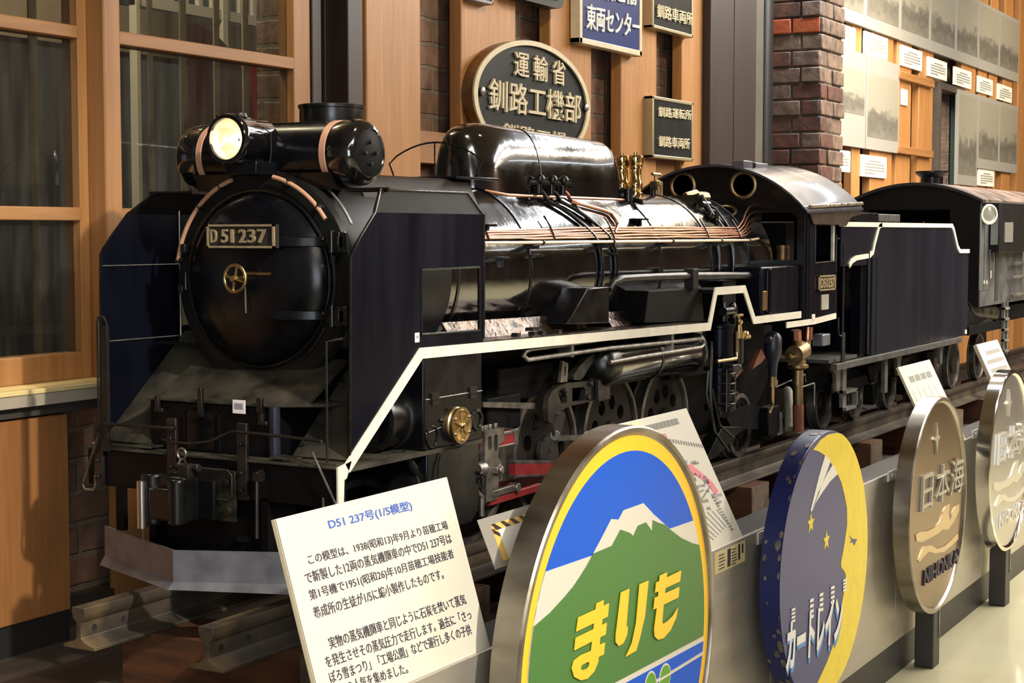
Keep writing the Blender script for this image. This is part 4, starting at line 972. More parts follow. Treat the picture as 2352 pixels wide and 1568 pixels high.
m_ = M().mat(0).obox(ua + V((0, 0, -.007)), ud, (0, .010, 0), (0, 0, .012)).mat(1).obox(ua + V((0, -.004, .007)), ud * .45, (0, .010, 0), (0, 0, .011)).cyl(ua + ud * .45 + V((0, -.008, .012)), ua + ud * .45 + V((0, .01, .012)), .008, n=12)
part('union_link', m_, ['rod_red', 'worn_steel'], bevel=.001)
Yv = -.19
def tr(pts): return px2(pts, Yv)
m_ = M().plate([tr([(1252, 940), (1254, 915), (1262, 898), (1278, 886), (1300, 879), (1358, 873), (1360, 868), (1384, 866), (1386, 914), (1358, 921), (1302, 932), (1282, 944), (1272, 962), (1262, 972), (1254, 968)]),
               tr([(1309, 891), (1334, 888), (1339, 893), (1339, 914), (1334, 919), (1309, 922)]), tr([(1275, 899), (1288, 891), (1297, 912), (1297, 924), (1284, 927)])], mx_side(Yv), .010)
m_.plate([tr([(1357, 872), (1384, 866), (1386, 914), (1358, 920)])], mx_side(Yv - .012), .006)
for x, y in ((1347, 912), (1294, 896), (1352, 880)): m_.cyl(P(x, y, 1, Yv - .004), P(x, y, 1, Yv - .004) + V((0, -.008, 0)), .005, n=10)
part('expansion_link', m_, 'link_steel', bevel=.001)
m_ = M().plate([tr([(1289, 828), (1302, 834), (1300, 876), (1284, 878)]), tr([(1293, 840), (1297, 842), (1296, 862), (1292, 862)])], mx_side(Yv), .006); part('lifting_link', m_, 'worn_steel')
m_ = M().plate([tr([(1342, 822), (1358, 812), (1360, 828), (1350, 838), (1336, 862), (1328, 872), (1312, 872), (1310, 862), (1325, 840)])], mx_side(Yv), .012); part('reversing_arm', m_, 'link_steel', bevel=.001)
m_ = M().plate([tr([(1128, 924), (1246, 926), (1246, 940), (1128, 936)])], mx_side(-.17), .010); part('radius_rod', m_, 'worn_steel', bevel=.001)
m_ = M().plate([tr([(1262, 975), (1270, 950), (1284, 945), (1288, 952), (1280, 990), (1270, 1004), (1262, 1000)])], mx_side(Yv - .006), .008).plate([tr([(1240, 1015), (1250, 1010), (1252, 1018), (1276, 1020), (1279, 1040), (1276, 1054), (1238, 1054), (1236, 1035)]), tr([(1256, 1030), (1259, 1030), (1259, 1040), (1256, 1040)])], mx_side(Yv), .008)
part('combination_lever', m_, 'link_steel', bevel=.001)
m_ = M().plate([tr([(1278, 1000), (1352, 998), (1352, 1009), (1278, 1012)])], mx_side(Yv), .008).cyl(P(1275, 1000, 1, Yv - .01), P(1275, 1000, 1, Yv + .01), .010, n=12); part('eccentric_rod', m_, 'worn_steel', bevel=.001)
m_ = M()
for i, (a, b, cy_) in enumerate(((1105, 1150, 960), (1150, 1180, 962))): m_.box(P(a, cy_, 1, -.15).x, P(b, cy_, 1, -.15).x, -.165, -.12, .195, .255)
parts('motion_bracket', m_.box(.60, .80, -.15, -.12, .24, .30), 'frame_black', bevel=.003)
# air reservoir and cooling pipes under the board
tk = part('air_reservoir', M().lathe((.905, -.182, .2865), (1, 0, 0), [(.0445, 0), (.0445, .440), (.040, .452), (.02, .460), (0, .462)], 40), 'gloss_black')
build('end_dome', M().lathe((.912, -.182, .2865), (-1, 0, 0), [(.0462, -.022), (.0462, .006), (.043, .018), (.034, .028), (.018, .034), (0, .036)], 40), 'satin_black', tk)
for x in (1.12, 1.34): build('tank_strap', M().lathe((x, -.182, .2865), (1, 0, 0), [(.044, 0), (.0458, .001), (.0458, .010), (.044, .011)], 40), 'satin_black', tk)
g = lambda x, y: P(x, y, 1, -.226)
m_ = M().tube([g(1609, 762), g(1590, 759), g(1400, 777), g(1216, 802), g(1205, 808), g(1203, 817), g(1211, 826), g(1400, 799), g(1560, 783), g(1612, 777), g(1616, 781), g(1616, 790), g(1610, 797), g(1560, 805), g(1470, 819), g(1400, 832)], .0042, 8)
m_.box(g(1540, 780).x, g(1546, 780).x, -.228, -.20, .30, .345).box(g(1310, 800).x, g(1316, 800).x, -.228, -.20, .315, .35)
part('cooling_pipe', m_, 'worn_steel')
# air pump
q0 = P(1652, 760, 1, -.205).x
pm = part('air_pump', M().lathe((q0, -.205, .268), (0, 0, 1), [(.030, 0), (.030, .060), (.033, .062), (.033, .068), (.02, .072), (.012, .080), (0, .080)], 28).lathe((q0, -.205, .150), (0, 0, 1), [(.034, 0), (.034, .010), (.026, .012), (.026, .084), (.034, .086), (.034, .094), (.012, .096), (.012, .118)], 28), 'plate_black')
m_ = M()
for k in range(4): m_.ringtube((q0 + .005, -.21, .165 + .022 * k), (0, 0, 1), .029, .002, 24, 6)
for dx in (-.025, .025): m_.cyl((q0 + dx, -.233, .15), (q0 + dx, -.233, .24), .0022, n=8)
build('pump_rib', m_, 'dark_steel', pm)
m_ = M().cyl((q0 - .012, -.22, .372), (q0 - .012, -.22, .345), .009, n=12).cyl((q0 + .02, -.225, .366), (q0 - .03, -.225, .366), .010, n=12).ball((q0 + .028, -.225, .366), .015, .010, .019).cbox((q0 + .03, -.225, .345), .008, .01, .03).cyl((q0 - .02, -.225, .386), (q0 - .02, -.225, .36), .005, n=8)
build('governor', m_, 'satin_black', pm)
m_ = M().tube([(q0 - .05, -.22, .26), (q0 + .02, -.236, .262), (q0 + .034, -.232, .275), (q0 + .034, -.232, .32)], .0045, 8); build('steam_pipe', m_, 'old_bronze', pm)
m_ = M().cbox((q0 + .02, -.222, .238), .03, .03, .022).cbox((q0 + .05, -.222, .240), .02, .02, .014).ball((q0 + .066, -.224, .239), .008); build('valve_block', m_, 'dark_steel', pm, bevel=.002)
m_ = M().tube([(q0 - .03, -.20, .30), (q0 - .045, -.205, .26), (q0 - .06, -.21, .20), (q0 - .055, -.21, .15), (q0 - .03, -.21, .10)], .004).tube([(q0 - .06, -.205, .24), (q0 - .07, -.205, .19), (q0 - .04, -.21, .11), (q0 + .04, -.213, .055)], .0035).tube([(q0 - .05, -.21, .20), (q0 - .02, -.215, .12), (q0 + .05, -.22, .085)], .003)
part('brake_rigging', m_, 'dark_steel')
m_ = M().prism([(q0 + .05, -.195, .108), (q0 + .16, -.195, .095), (q0 + .12, -.195, .070), (q0 + .02, -.195, .045), (q0 - .06, -.195, .035), (q0 + .0, -.195, .075)], (0, .03, 0)); part('spring_hanger', m_, 'frame_black', bevel=.002)
# brass valve, oil cup, dark feed pot, injector and its pipes
b0 = P(1697, 770, 1, -.215)
m_ = M().lathe((b0.x, b0.y, b0.z - .055), (0, 0, 1), [(0, -.01), (.010, -.008), (.011, 0), (.011, .045), (.013, .05)], 16); part('lubricator', m_, 'dark_steel').location
m_ = M().lathe((b0.x, b0.y, b0.z - .006), (0, 0, 1), [(.013, 0), (.014, .012), (.008, .014), (.006, .03), (.009, .034), (.009, .040), (.003, .042), (.003, .052), (0, .052)], 16).cyl((b0.x - .018, b0.y, b0.z + .044), (b0.x + .018, b0.y, b0.z + .044), .004, n=8).tube([(b0.x + .008, b0.y, b0.z), (b0.x + .035, b0.y, b0.z - .004), (b0.x + .06, b0.y, b0.z - .006)], .006).ball((b0.x + .022, b0.y - .004, b0.z), .012)
part('stop_valve', m_, 'brass')
b1 = P(1775, 800, 1, -.215)
m_ = M().lathe((b1.x, b1.y, b1.z - .066), (0, 0, 1), [(.010, 0), (.012, .03), (.021, .058), (.021, .092), (.014, .102), (.006, .106), (0, .106)], 20).cyl((b1.x - .035, b1.y, b1.z + .022), (b1.x, b1.y, b1.z + .022), .008, n=12); part('feed_pot', m_, 'plough_dark')
m_ = M().tube([(b1.x - .004, b1.y, b1.z - .06), (b1.x - .006, b1.y, b1.z - .12), (b1.x + .002, b1.y, b1.z - .135), (b1.x - .02, b1.y, b1.z - .150)], .0035).tube([(b1.x + .006, b1.y, b1.z - .06), (b1.x + .006, b1.y, b1.z - .13)], .003).cyl((b1.x, b1.y, b1.z - .09), (b1.x, b1.y, b1.z - .064), .010, n=12).cbox((b1.x + .018, b1.y, b1.z - .082), .022, .006, .012); part('feed_pipe', m_, 'old_bronze')
b2 = P(1833, 812, 1, -.21)
m_ = M().cyl(b2 + V((-.030, 0, -.003)), b2 + V((.030, 0, .006)), .024, n=20).lathe(b2, (0, 0, -1), [(.018, 0), (.020, .025), (.026, .027), (.026, .034), (.014, .040), (.014, .075)], 20).cyl(b2, b2 + V((-.012, 0, .040)), .012, n=16).tube([b2 + V((.025, 0, .0)), b2 + V((.050, 0, .002)), b2 + V((.062, -.002, .014)), b2 + V((.064, -.002, .05))], .0085, 10).tube([b2 + V((-.028, 0, -.006)), b2 + V((-.055, 0, -.006)), b2 + V((-.07, 0, .002))], .006)
inj = part('injector', m_, 'old_bronze')
split('union_nut', M().cyl(b2 + V((-.014, 0, .036)), b2 + V((-.018, 0, .058)), .014, n=8).cyl(b2 + V((.064, -.002, .030)), b2 + V((.066, -.002, .062)), .012, n=12), 'copper', inj)
build('drop_pipe', M().mat(0).cyl(b2 + V((0, 0, -.07)), b2 + V((.004, 0, -.125)), .0125, n=16).mat(1).cyl(b2 + V((.004, 0, -.125)), b2 + V((.008, 0, -.190)), .0135, n=16), ['old_bronze', 'rust_pipe'], inj)
build('hose', M().tube([b2 + V((.030, .03, -.190)), b2 + V((.060, .04, -.150)), b2 + V((.100, .06, -.110)), b2 + V((.12, .07, -.105))], .013, 12), 'pipe_cream', inj)
m_ = M().tube([b2 + V((.010, 0, -.085)), b2 + V((.12, 0, -.082)), b2 + V((.125, 0, -.085)), b2 + V((.125, 0, -.14))], .0022).tube([b2 + V((-.1, .02, -.075)), b2 + V((.11, .02, -.06)), b2 + V((.115, .02, -.08))], .002); build('stay_rod', m_, 'worn_steel', inj)
a = P(1886, 780, 1, -.20); part('step_block', M().cbox(a, .06, .03, .030), 'plough_grey', bevel=.003)
b3 = P(1745, 690, 1, -.215)
part('mechanical_lubricator', M().cbox(b3, .030, .03, .045).cyl(b3 + V((.03, 0, -.01)), b3 + V((.03, 0, .022)), .009, n=12).ball(b3 + V((.045, 0, .005)), .008), 'rust_brass', bevel=.002)
m_ = M().prism([P(1728, 848, 1, -.17), P(1748, 800, 1, -.17), P(1758, 820, 1, -.17), P(1750, 832, 1, -.17)], (0, .01, 0)).prism([P(1672, 850, 1, -.17), P(1708, 848, 1, -.17), P(1690, 870, 1, -.17)], (0, .01, 0)); parts('red_guard', m_, 'rust_pipe')
# trailing truck
m_ = M().plate([px2([(1660, 960), (1720, 930), (1780, 935), (1800, 985), (1760, 1010), (1735, 985), (1700, 985), (1680, 1000)], -.15)], mx_side(-.15), .02).cbox(P(1765, 965, 1, -.165), .08, .03, .07); part('trailing_truck', m_, 'frame_black', bevel=.003)
a = P(1793, 970, 1, -.18); part('truck_plate', M().obox(a + V((-.018, 0, -.03)), (.036, 0, .0), (0, .004, 0), (-.01, 0, .055)), 'plough_grey')

# ---- cab
CXF = 1.921
hw = .235
def roofz(y): return .7075 - .327 + math.sqrt(.327 ** 2 - y * y)
out = [(-hw, .330)] + [(-hw + 2 * hw * i / 28, roofz(-hw + 2 * hw * i / 28) - .010) for i in range(29)] + [(hw, .330)]
ph = [[(c + .0275 * math.cos(2 * math.pi * i / 28), .652 + .0275 * math.sin(2 * math.pi * i / 28)) for i in range(28)] for c in (-.080, .080)]
fwn = [[(s * .125, .470), (s * .218, .470), (s * .218, .572), (s * .200, .584), (s * .125, .584)] for s in (-1, 1)]
cab = part('cab', M().plate([out] + ph + fwn, mx_front(CXF), .005), 'front_black')
for c in (-.080, .080):
    build('porthole_ring', M().lathe((CXF, c, .652), (-1, 0, 0), [(.0268, 0), (.0268, .006), (.0300, .008), (.0345, .006), (.0350, 0)], 36), 'old_bronze', cab)
for s in (-1, 1):
    out = [(CXF, .318), (2.160, .322), (2.160, .60), (CXF, .592)]; hole = [(2.000, .463), (2.150, .465), (2.150, .555), (2.000, .553)]
    sd = build('cab_side', M().plate([out, hole], mx_side(s * .2335), .0035), 'plate_black', cab)
    build('white_sill', M().plate([ribbon([(1.80, .3195), (1.995, .3190), (2.162, .3255)], .014)], mx_side(s * .2365), .003), 'white_line', cab)
    m_ = M().cyl((CXF + .004, s * .234, .33), (CXF + .004, s * .234, .58), .004, n=10).cyl((CXF + .030, s * .236, .33), (CXF + .030, s * .236, .57), .003, n=10).box(1.935, 1.99, s * .2365 - .001, s * .2365 + .001, .33, .585)
    build('corner_bead', m_, 'plate_black', cab)
    build('window_post', M().box(2.138, 2.152, s * .232 - .003, s * .232 + .003, .46, .556), 'pipe_cream', cab)
    m_ = M().tube([(2.000, s * .236, .555), (2.000, s * .236, .462), (2.152, s * .236, .464), (2.162, s * .236, .53), (2.162, s * .236, .33)], .0018, 6); build('window_bead', m_, 'dark_steel', cab)
    out = [(1.93, .592), (2.335, .606), (2.335, .583), (2.255, .576), (2.215, .553), (2.165, .551), (2.150, .556), (1.965, .556)]
    build('side_valance', M().plate([out], mx_side(s * .2425), .003), 'dull_shine', cab)
    build('gutter', M().tube([(1.925, s * .247, .598), (2.335, s * .247, .612)], .0045, 8), 'dull_shine', cab)
yy = [-.250 + .5 * i / 24 for i in range(25)]
def ring(x, up): return [V((x, y, roofz(y) + up)) for y in yy] + [V((x, y, roofz(y) - .006 + up)) for y in reversed(yy)]
build('cab_roof', M().loft([ring(1.900, -.004), ring(2.335, .008)]), 'roof_black', cab, sharp=50)
m_ = M().mat(1).box(1.925, 1.985, -.078, -.045, .695, .7125).mat(0).box(1.985, 2.0, -.08, -.045, .695, .711).mat(1).box(2.0, 2.09, -.078, -.058, .695, .710)
build('roof_hatch', m_, ['front_black', 'plough_grey'], cab, bevel=.002)
m_ = M().mat(1).box(1.96, 2.13, -.01, .21, .34, .36).mat(0).box(2.0, 2.06, -.16, .16, .36, .56).mat(2).cyl((1.965, -.165, .46), (1.965, -.165, .505), .017, n=14).mat(3).cyl((2.02, -.20, .47), (2.02, -.20, .56), .006, n=8)
build('backhead', m_, ['frame_black', 'frame_black', 'rust_brass', 'pipe_cream'], cab)
m_ = M().box(1.66, 1.915, -.226, -.14, .347, .458).cyl((1.70, -.226, .35), (1.70, -.226, .455), .010, n=12); part('side_tank', m_, 'plate_black', bevel=.004)
X0, X1, Z0, Z1 = 2.019, 2.146, .3925, .4300
m_ = M().mat(1).box(X0, X1, -.238, -.235, Z0, Z1).mat(0)
for a, b, c, d in ((X0, X1, Z1 - .0035, Z1), (X0, X1, Z0, Z0 + .0035), (X0, X0 + .005, Z0, Z1), (X1 - .005, X1, Z0, Z1)): m_.box(a, b, -.241, -.237, c, d)
m_.text('D51237', (X0 + .012, -.238, Z0 + .0065), (X1 - .010, -.238, Z0 + .0065), (X0 + .012, -.238, Z1 - .0065), .003, .02)
build('number_plate', m_, ['letter_brass', 'dark_gap'], cab)
a, b = P(1886, 677, 1, -.236), P(1902, 710, 1, -.236); build('maker_plate', M().box(a.x, b.x, -.238, -.235, b.z, a.z), 'pipe_cream', cab, bevel=.001)
a = P(1868, 728, 1, -.238); build('marker', M().cbox(a, .022, .003, .014), 'white_line', cab, bevel=.002)
m_ = M().tube([(1.90, .02, .622), (1.86, .02, .622), (1.80, .0, .628), (1.74, -.03, .630), (1.70, -.02, .622)], .008).cyl((1.66, .03, .60), (1.66, .03, .655), .010, n=12).cyl((1.74, -.03, .62), (1.78, -.04, .62), .013, n=8); part('turret_pipe', m_, 'old_bronze')
m_ = M().lathe((1.655, .035, .625), (0, 0, 1), [(.010, 0), (.010, .02), (.014, .022), (.014, .03), (.005, .034), (.005, .046), (0, .046)], 14).cyl((1.635, .035, .672), (1.678, .035, .672), .004, n=8); part('whistle_valve', m_, 'brass')

# ================================================================== tender
tender = empty('tender', (2.85, 0, 0), 'black tender with white top line coupled behind the steam locomotive', 'tender')
tps = lambda n, m_, mt, **k: split(n, m_, mt, tender, **k)
tp = lambda n, m_, mt, **k: build(n, m_, mt, k.pop('parent', tender), **k)
for s in (-1, 1):
    out = [(2.460, .205), (2.460, .4500), (2.265, .4500), (2.200, .4500), (2.200, .560), (3.303, .562), (3.373, .487), (3.40, .474), (3.510, .474), (3.510, .204)]
    sd = tp('tank_side', M().plate([out], mx_side(s * .2335), .0035), 'tender_black')
    path = [(2.265, .450), (2.285, .462), (2.325, .470), (2.440, .4745), (2.468, .484), (2.480, .505), (2.520, .553), (2.545, .5575)]
    m_ = M().plate([ribbon([(2.20, .5575), (2.85, .5575), (3.290, .5580), (3.312, .545), (3.362, .492), (3.392, .4775), (3.512, .4765)], .0125)], mx_side(s * .2368), .003).plate([ribbon(path, .0125)], mx_side(s * .2368), .003)
    build('white_beading', m_, 'white_line', sd)
    a = [(2.49, -.2), (2.49, .2)]
    m_ = M().box(2.15, 3.41, min(s * .228, s * .245), max(s * .228, s * .245), .186, .203)
    build('sole_bar', m_, 'dusty_bar', sd, bevel=.001)
tp('front_panel', M().box(2.452, 2.462, -.232, .232, .205, .472).cyl((2.462, -.2325, .207), (2.462, -.2325, .47), .006, n=10).cyl((2.51, -.2345, .207), (2.51, -.2345, .47), .003, n=8).box(2.40, 2.455, -.225, -.20, .207, .455), 'plate_black')
tp('rear_panel', M().box(3.504, 3.510, -.233, .233, .204, .474), 'tender_black')
tp('tank_top', M().box(2.46, 3.303, -.232, .232, .535, .540).box(3.30, 3.51, -.232, .232, .465, .471).box(3.298, 3.304, -.232, .232, .465, .56).box(2.46, 2.466, -.232, .232, .45, .55), 'tender_black')
m_ = M().mat(0).box(2.33, 2.62, -.205, .05, .566, .590).mat(1).box(2.62, 2.83, -.205, -.02, .566, .588)
tp('coal_cover', m_.mat(0).box(2.5, 2.8, -.2, .0, .54, .567), ['front_black', 'dusty_bar'], bevel=.002)
tp('hand_rod', M().tube([(2.205, -.225, .52), (2.215, -.232, .518), (2.222, -.236, .508), (2.222, -.236, .285), (2.215, -.236, .272), (2.195, -.236, .272), (2.185, -.236, .285), (2.185, -.236, .32)], .0022, 6), 'dark_steel')
tp('hand_rod', M().cyl((2.43, -.238, .21), (2.43, -.238, .485), .0025, n=6).cyl((2.225, -.236, .28), (2.225, -.236, .19), .006, n=8), 'dark_steel')
a = P(2218, 762, 1, -.237); tp('marker', M().cbox(a, .018, .003, .013), 'white_line')
m_ = M().cbox(P(1880, 690, 1, -.2) + V((.22, .02, 0)), .05, .02, .10); tp('footplate', M().box(2.16, 2.46, -.22, .22, .203, .212), 'dusty_bar')
tp('front_vent', M().box(2.44, 2.452, -.21, -.16, .33, .44), 'worn_dark')
tp('frame_plate', M().box(2.2, 3.48, -.15, .15, .13, .19), 'frame_black')
for xc in (2.56, 3.17):
    for s in (-1, 1):
        for dx in (-.14, .14):
            wheel('wheel', xc + dx, .070, s, 0, tender, disc=True)
            m_ = M().cbox((xc + dx, s * .165, .075), .050, .03, .055).prism([(xc + dx - .05, s * .15, .16), (xc + dx + .05, s * .15, .16), (xc + dx + .015, s * .15, .11), (xc + dx - .015, s * .15, .11)], (0, s * .02, 0)); tp('axle_box', m_, 'frame_black', bevel=.002)
        m_ = M().box(xc - .21, xc + .21, min(s * .145, s * .165), max(s * .145, s * .165), .105, .135); tp('bogie_side', m_, 'frame_black', bevel=.002)
for px_, py_, pz in ((1932, 880, 940), (2028, 865, 900)):
    a = P(px_, py_, 1, -.20); b = P(px_ + 8, pz, 1, -.20)
    m_ = M().box(a.x, a.x + .03, -.205, -.195, b.z, .19); 
    if px_ == 1932: m_.box(a.x, a.x + .10, -.215, -.195, b.z, b.z + .008).box(a.x + .09, a.x + .1, -.215, -.2, b.z, b.z + .05).box(a.x, a.x + .1, -.215, -.19, b.z + .045, b.z + .053)
    tp('step', m_, 'plough_step')
m_ = M()
for xq in (2.30, 2.86, 3.33): m_.prism([(xq - .06, -.2, .186), (xq + .06, -.2, .186), (xq + .02, -.2, .165), (xq + .012, -.2, .12), (xq - .012, -.2, .12), (xq - .02, -.2, .165)], (0, .01, 0))
tps('bracket', m_, 'plough_step')

# ================================================================== the car behind the tender
wx0, wx1, wy = 3.735, 5.40, .2165
car = empty('railway_car', (4.5, 0, 0), 'black model railway car with arched roof, roof vent and side lookout behind the tender', 'railway car')
cpts = lambda n, m_, mt, **k: split(n, m_, mt, car, **k)
cpt = lambda n, m_, mt, **k: build(n, m_, mt, k.pop('parent', car), **k)
def rz2(y): return .645 + .062 * (1 - (y / .235) ** 2) if abs(y) < .235 else .645
yy = [-.232 + .464 * i / 24 for i in range(25)]
out = [(-wy, .285)] + [(-wy + 2 * wy * i / 20, rz2(-wy + 2 * wy * i / 20) - .008) for i in range(21)] + [(wy, .285)]
hole = [(-.165, .50), (.115, .50), (.115, .615), (-.165, .615)]
body = cpt('body', M().plate([out, hole], mx_front(wx0), .006).box(wx0, wx1, wy - .006, wy, .285, .64).box(wx0, wx1, -wy + .006, wy, .285, .30).box(wx1 - .01, wx1, -wy, wy, .285, .66), 'car_black')
cpt('side_panel', M().box(wx0 + .01, wx1, -wy, -wy + .006, .285, .64), 'car_side')
def ring2(x, up=0): return [V((x, y, rz2(y) + up)) for y in yy] + [V((x, y, rz2(y) - .010 + up)) for y in reversed(yy)]
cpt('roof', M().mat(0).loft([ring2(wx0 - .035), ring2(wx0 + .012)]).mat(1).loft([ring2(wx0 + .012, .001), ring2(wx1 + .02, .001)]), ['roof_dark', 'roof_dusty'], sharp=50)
a = P(2172, 398, 1, 0); vx = 4.05
m_ = M().lathe((vx, .035, rz2(0) - .005), (0, 0, 1), [(.040, 0), (.040, .034), (.046, .036), (.060, .050), (.060, .055), (0, .055)], 24); cpt('roof_vent', m_, 'front_black')
m_ = M().tube([(wx0 + .012, -.04, .505), (wx0 + .012, -.02, .575)], .004)
rr_ = random.Random(2)
for k in range(7): m_.tube([(wx0 + .012, -.10 - .012 * k, .50), (wx0 + .008, -.11 - .008 * k + rr_.uniform(-.02, .02), .53 + rr_.uniform(0, .01)), (wx0 + .010, -.09 - .012 * k + rr_.uniform(-.03, .03), .56 + rr_.uniform(-.01, .04))], .003, 6)
cpt('control_pipe', m_, 'rust_pipe')
lc = P(2280, 492, 1, -.245)
lm = cpt('side_lamp', M().mat(1).lathe(lc + V((0, .03, 0)), (-.75, -1, 0), [(.030, -.01), (.033, 0), (.033, .024)], 28).mat(0).lathe(lc + V((0, .03, 0)), (-.75, -1, 0), [(.033, .020), (.0345, .022), (.0345, .030), (.029, .031), (.028, .026)], 28).mat(2).lathe(lc + V((0, .03, 0)), (-.75, -1, 0), [(.029, .020), (.029, .025), (.015, .028), (0, .029)], 28), ['white_lamp', 'car_black', 'lamp_glass'])
bx0 = P(2296, 520, 1, -.255).x; bx1 = bx0 + .55
m_ = M().box(bx0, bx1, -.255, -wy, .468, .640); bay = cpt('lookout', m_, 'car_black', bevel=.003)
build('lookout_pane', M().box(bx0 - .002, bx0, -.250, -.226, .495, .60), 'lamp_glass', bay)
a = P(2308, 510, 1, -.257); b = P(2326, 556, 1, -.257)
build('lookout_pane', M().box(a.x, b.x, -.258, -.255, b.z, a.z), 'pane_grey', bay)
m_ = M()
for k, (x0_, x1_) in enumerate(((2252, 2262), (2263, 2272))): m_.box(P(x0_, 540, 1, -.22).x, P(x1_, 540, 1, -.22).x, -.2185, -.216, .34, .60)
cpt('side_rib', m_.tube([P(2273, 640, 1, -.226), P(2273, 575, 1, -.226), P(2280, 572, 1, -.226), P(2282, 600, 1, -.226)], .003), 'car_side')
cpt('side_gap', M().box(P(2286, 600, 1, -.217).x, P(2293, 600, 1, -.217).x, -.2185, -.215, .30, .52), 'dark_gap')
m_ = M()
for px_, py_, h_ in ((2275, 630, .026), (2260, 648, .012), (2266, 648, .012)): m_.cbox(P(px_, py_, 1, -.219), .02, .003, h_)
cpts('side_label', m_, 'pipe_cream')
xs = wx0 + .34
m_ = M()
for dx in (0, .05): m_.box(xs + dx, xs + dx + .012, -.226, -.216, .10, .29)
for k in range(5): m_.box(xs, xs + .06, -.232, -.216, .11 + .038 * k, .118 + .038 * k)
cpt('ladder', m_, 'plough_step')
m_ = M()
for k, z in enumerate((.425, .375, .31)): m_.cyl((bx0 + .30, -.235, z), (bx0 + .55, -.235, z), .006, n=8)
cpts('grab_rail', m_, 'worn_steel')
cpts('underframe', M().box(wx0 - .12, wx1, -.20, .20, .215, .27).box(wx0 - .12, wx0 + .4, -.215, -.20, .195, .225), 'frame_black')
m_ = M().cyl((wx0 - .16, -.17, .275), (wx0 - .02, -.17, .275), .022, n=16).cyl((wx0 - .02, -.17, .275), (wx0 + .3, -.19, .25), .03, n=16).prism([(wx0 - .2, -.205, .21), (wx0 + .26, -.205, .21), (wx0 + .26, -.205, .245), (wx0 + .08, -.205, .225), (wx0 - .2, -.205, .222)], (0, .05, 0)); cpt('brake_cylinder', m_, 'worn_dark')
for x in (wx0 + .05, wx0 + .42, wx1 - .3):
    for s in (-1, 1): wheel('wheel', x, .085, s, 0, car, disc=True)
# ================================================================== track
def rail(y, label):
    pr_ = [(-.0125, 0), (.0125, 0), (.0135, -.006), (.0105, -.017), (.0045, -.022), (.0045, -.044), (.012, -.050), (.030, -.055), (.030, -.060), (-.030, -.060), (-.030, -.055), (-.012, -.050), (-.0045, -.044), (-.0045, -.022), (-.0105, -.017), (-.0135, -.006)]
    m_ = M().prism([(-.145, y + a, b) for a, b in pr_], (9.6, 0, 0))
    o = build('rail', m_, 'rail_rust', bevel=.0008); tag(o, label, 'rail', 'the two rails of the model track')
    m_ = M()
    for x in (-.118, -.058): m_.cyl((x, y - .0046, -.033), (x, y - .0050, -.033), .0048, n=14)
    split('bolt_hole', m_, 'dark_gap', o)
    return o
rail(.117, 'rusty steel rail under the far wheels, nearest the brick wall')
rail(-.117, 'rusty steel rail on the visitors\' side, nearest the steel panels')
ordn = ['first', 'second', 'third', 'fourth', 'fifth', 'sixth', 'seventh', 'eighth', 'ninth', 'tenth', 'eleventh', 'twelfth']
sl0 = M().mat(0).box(0, .116, -.180, .150, SZ, -.0602).mat(1).box(.003, .113, -.1812, -.180, SZ + .003, -.063)
for k, x in enumerate((-.022, .40, .815, 1.275, 1.731, 2.19, 2.655, 3.12, 3.585, 4.05, 4.515, 4.98)):
    if k == 0:
        proto = build('sleeper', sl0, ['sleeper_wood', 'sleeper_end'], bevel=.003, origin=(.058, 0, SZ)); o = proto
    else: o = proto.copy(); COL.objects.link(o)
    o.location = (x + .058, 0, SZ)
    tag(o, 'brown wooden sleeper across the track, %s back from the rail ends' % ordn[k], 'sleeper', 'sleepers under the model track')
# ================================================================== plates, photographs and captions on the wall
def pw(x, y, Y): return P(x, y, 1, Y)
# oval cast plate
Yo = .447; cxo, czo, ao, bo = 1.815, .866, .306, .1525
ov = empty('name_plate', (cxo, .478, czo - bo), 'black oval cast plate with raised cream characters above the steam dome', 'plate')
ell = lambda a, b, n=72: [(cxo + a * math.cos(2 * math.pi * i / n), czo + b * math.sin(2 * math.pi * i / n)) for i in range(n)]
build('backing', M().plate([ell(ao - .004, bo - .004)], mx_side(.464), .028), 'oval_black', ov)
m_ = M().mat(0).plate([ell(ao, bo), ell(ao - .018, bo - .0125)], mx_side(.4445), .005).mat(1).plate([ell(ao - .0005, bo - .0005), ell(ao - .018, bo - .0125)], mx_side(.4625), .031); build('rim', m_, ['oval_cream', 'old_bronze'], ov)
m_ = M()
L_ = lambda body, bl, br, tl, Y, d=.006, bo_=.006: m_.text(body, pw(*bl, Y), pw(*br, Y), pw(*tl, Y), d, bo_)
L_('運 輸 省', (1178, 174), (1295, 198), (1178, 115), Yo + .002); L_('釧路工機部', (1119, 252), (1330, 284), (1120, 178), Yo + .002)
L_('釧路工場', (1150, 318), (1296, 340), (1151, 281), Yo + .002)
build('lettering', m_, 'oval_cream', ov)
m_ = M()
for x, y in ((1107, 210), (1345, 248)): a = pw(x, y, Yo); m_.lathe(a, (0, -1, 0), [(.011, 0), (.011, .004), (.005, .007), (0, .007)], 12)
split('screw', m_, 'worn_steel', ov)
